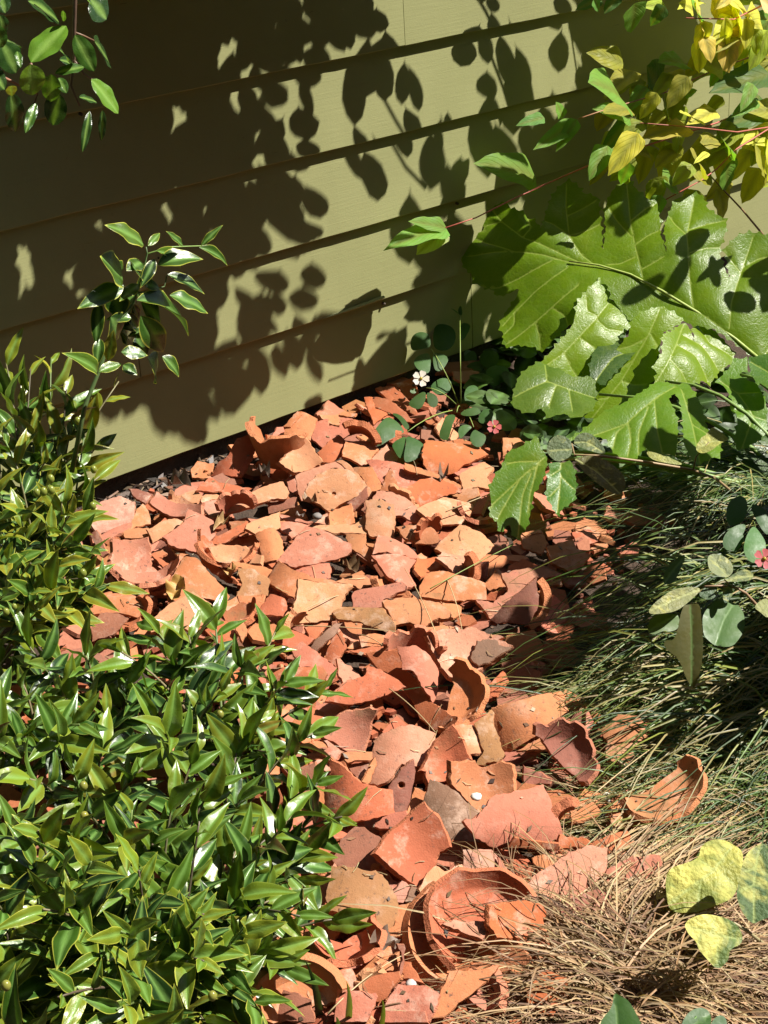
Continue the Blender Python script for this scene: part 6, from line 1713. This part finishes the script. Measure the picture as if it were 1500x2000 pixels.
hedge()

def tree():  # unseen tree, added to block high skylight and deepen the wall shade
    rr = random.Random(23)
    o = empty('sky_blocker_tree', Vector((-2.05, -.7, 0)), 'unseen broad tree added over the camera to block skylight', 'tree')
    B = Buf()
    B.tube([(-2.05, -.7, 0), (-2.0, -.65, 1.2), (-1.8, -.5, 2.2), (-1.2, -.2, 3.3)], .11, .05, (.09, .07, .05), 10)
    limbs = [((-1.8, -.5, 2.2), (-2.0, .6, 3.2), (-1.9, 1.4, 3.6)), ((-1.6, -.4, 2.6), (-.6, -.9, 3.4), (.1, -1.1, 3.9)), ((-1.2, -.2, 3.3), (-.7, .3, 3.8), (-.2, .8, 4.1)), ((-1.7, -.45, 2.4), (-1.5, -1.3, 3.3), (-1.3, -1.7, 3.8)), ((-1.5, -.4, 2.7), (.2, -.6, 3.6), (1.7, -.6, 3.9)), ((-1.2, -.2, 3.3), (0, 0, 3.7), (1.0, .1, 3.7))]
    for l in limbs: B.tube(bez(*(Vector(q) for q in l), 8), .05, .012, (.09, .07, .05), 7)
    B.make('trunk', M_STEMC, o)
    C = Buf()
    cl = [Vector(l[2]) for l in limbs] + [Vector(l[1]) + Vector((0, 0, .3)) for l in limbs] + [Vector((-1.0, -.2, 3.9)), Vector((-.4, -.2, 3.9)), Vector((-1.3, .6, 3.9)), Vector((-.9, -.9, 4.0)), Vector((.4, .1, 3.8)), Vector((1.6, .0, 3.8)), Vector((2.3, -.4, 3.7)), Vector((.9, -.7, 3.9)), Vector((2.2, -1.2, 3.6)), Vector((0, -.6, 3.9)), Vector((1.4, -1.3, 3.8))]
    for k in range(8500):
        c = rr.choice(cl) + Vector((rr.gauss(0, .34), rr.gauss(0, .30), rr.gauss(0, .22)))
        if c.y > .72 and c.x > -.9: continue
        d = Vector((rr.gauss(0, 1), rr.gauss(0, 1), rr.gauss(-.2, .5))).normalized(); e = d.cross(Vector((rr.gauss(0, .6), rr.gauss(0, .6), 1))).normalized()
        C.add([c, c + d * .05 + e * .028, c + d * .12, c + d * .05 - e * .028], [(0, 1, 2, 3)], jit((.04, .09, .02), .3, rr))
    b = C.make('crown', M_CAST, o); b['kind'] = 'stuff'
tree()

# low dark growth under the big leaf
UG = Buf(); MK = []
rr = random.Random(29)
UZ = [(885, 700), (960, 660), (1080, 650), (1350, 700), (1640, 800), (1640, 1000), (1300, 960), (1130, 900), (1010, 860), (960, 800), (900, 760)]
k = 0
while k < 420:
    x, y = rr.uniform(880, 1640), rr.uniform(650, 1000)
    if not inside(x, y, UZ): continue
    k += 1
    P = gz(x, y, rr.uniform(.01, .07))
    if (P - WP).dot(WN) < .03: P += WN * .06
    a = rr.uniform(0, 6.28); l = rr.uniform(.035, .075)
    d = Vector((math.cos(a), math.sin(a), rr.uniform(-.2, .5))).normalized()
    M = leaf_M(P, P + d * l, rr.uniform(.5, .8), (Vector((.1, -.45, .85)) + Vector((rr.gauss(0, .3), rr.gauss(0, .3), 0))).normalized())
    me = CMs[k % 3]
    UG.add([M @ v.co for v in me.vertices], [tuple(p.vertices) for p in me.polygons], jit(rr.choice(((.05, .11, .02), (.07, .15, .025), (.035, .08, .018), (.09, .18, .03))), .25, rr))
    MK += [tuple(q.color)[:3] for q in me.color_attributes['mask'].data]
o = UG.make('undergrowth', M_OXA2, None, (0.5, 2.4, 0))
vcol(o.data, 'mask', MK)
tag(o, 'low dark green undergrowth filling the ground beneath the acanthus', 'undergrowth', kind='stuff')

# dry bits lying on the shards
bpy.context.view_layer.update()
dg = bpy.context.evaluated_depsgraph_get()
DB = Buf()
k = t_ = 0
while k < 520 and t_ < 4000:
    t_ += 1
    x, y = rr.uniform(150, 1350), rr.uniform(760, 2020)
    if not inside(x, y, BED): continue
    g = gz(x, y, .04)
    hit, loc, nn, _, ob, _ = SC.ray_cast(dg, g + Vector((0, 0, .16)), Vector((0, 0, -1)))
    if not hit or not (ob.name.startswith('terracotta') or ob.name.startswith('ground')): continue
    k += 1
    a = rr.uniform(0, 6.28)
    tn = Vector((math.cos(a), math.sin(a), 0)); tn = (tn - nn * tn.dot(nn)).normalized(); bt = nn.cross(tn)
    if rr.random() < .35:
        l = rr.uniform(.008, .035)
        p = loc + nn * .0012
        DB.tube([p - tn * l / 2, p + bt * rr.uniform(-.002, .002) + nn * .001, p + tn * l / 2], .0006, .0004, jit(rr.choice(((.34, .25, .13), (.20, .13, .07), (.45, .36, .2))), .25, rr), 4)
    else:
        l, w_ = rr.uniform(.0015, .007), rr.uniform(.0012, .004)
        h = nn * rr.uniform(.0008, .0018)
        V = [loc - tn * l, loc + bt * w_ * rr.uniform(.5, 1), loc + tn * l * rr.uniform(.6, 1), loc - bt * w_]
        V = [v - nn * .0005 for v in V] + [v + h for v in V]
        DB.add(V, [(4, 5, 6, 7), (0, 1, 5, 4), (1, 2, 6, 5), (2, 3, 7, 6), (3, 0, 4, 7)], jit(rr.choice(((.10, .06, .035), (.05, .035, .025), (.22, .13, .06), (.16, .11, .07), (.45, .22, .12))), .3, rr))
tag(DB.make('dry_debris', M_STEMC, None, (0, 2, 0), False), 'brown leaf crumbs and bits of twig scattered over the shards', 'debris', kind='stuff')
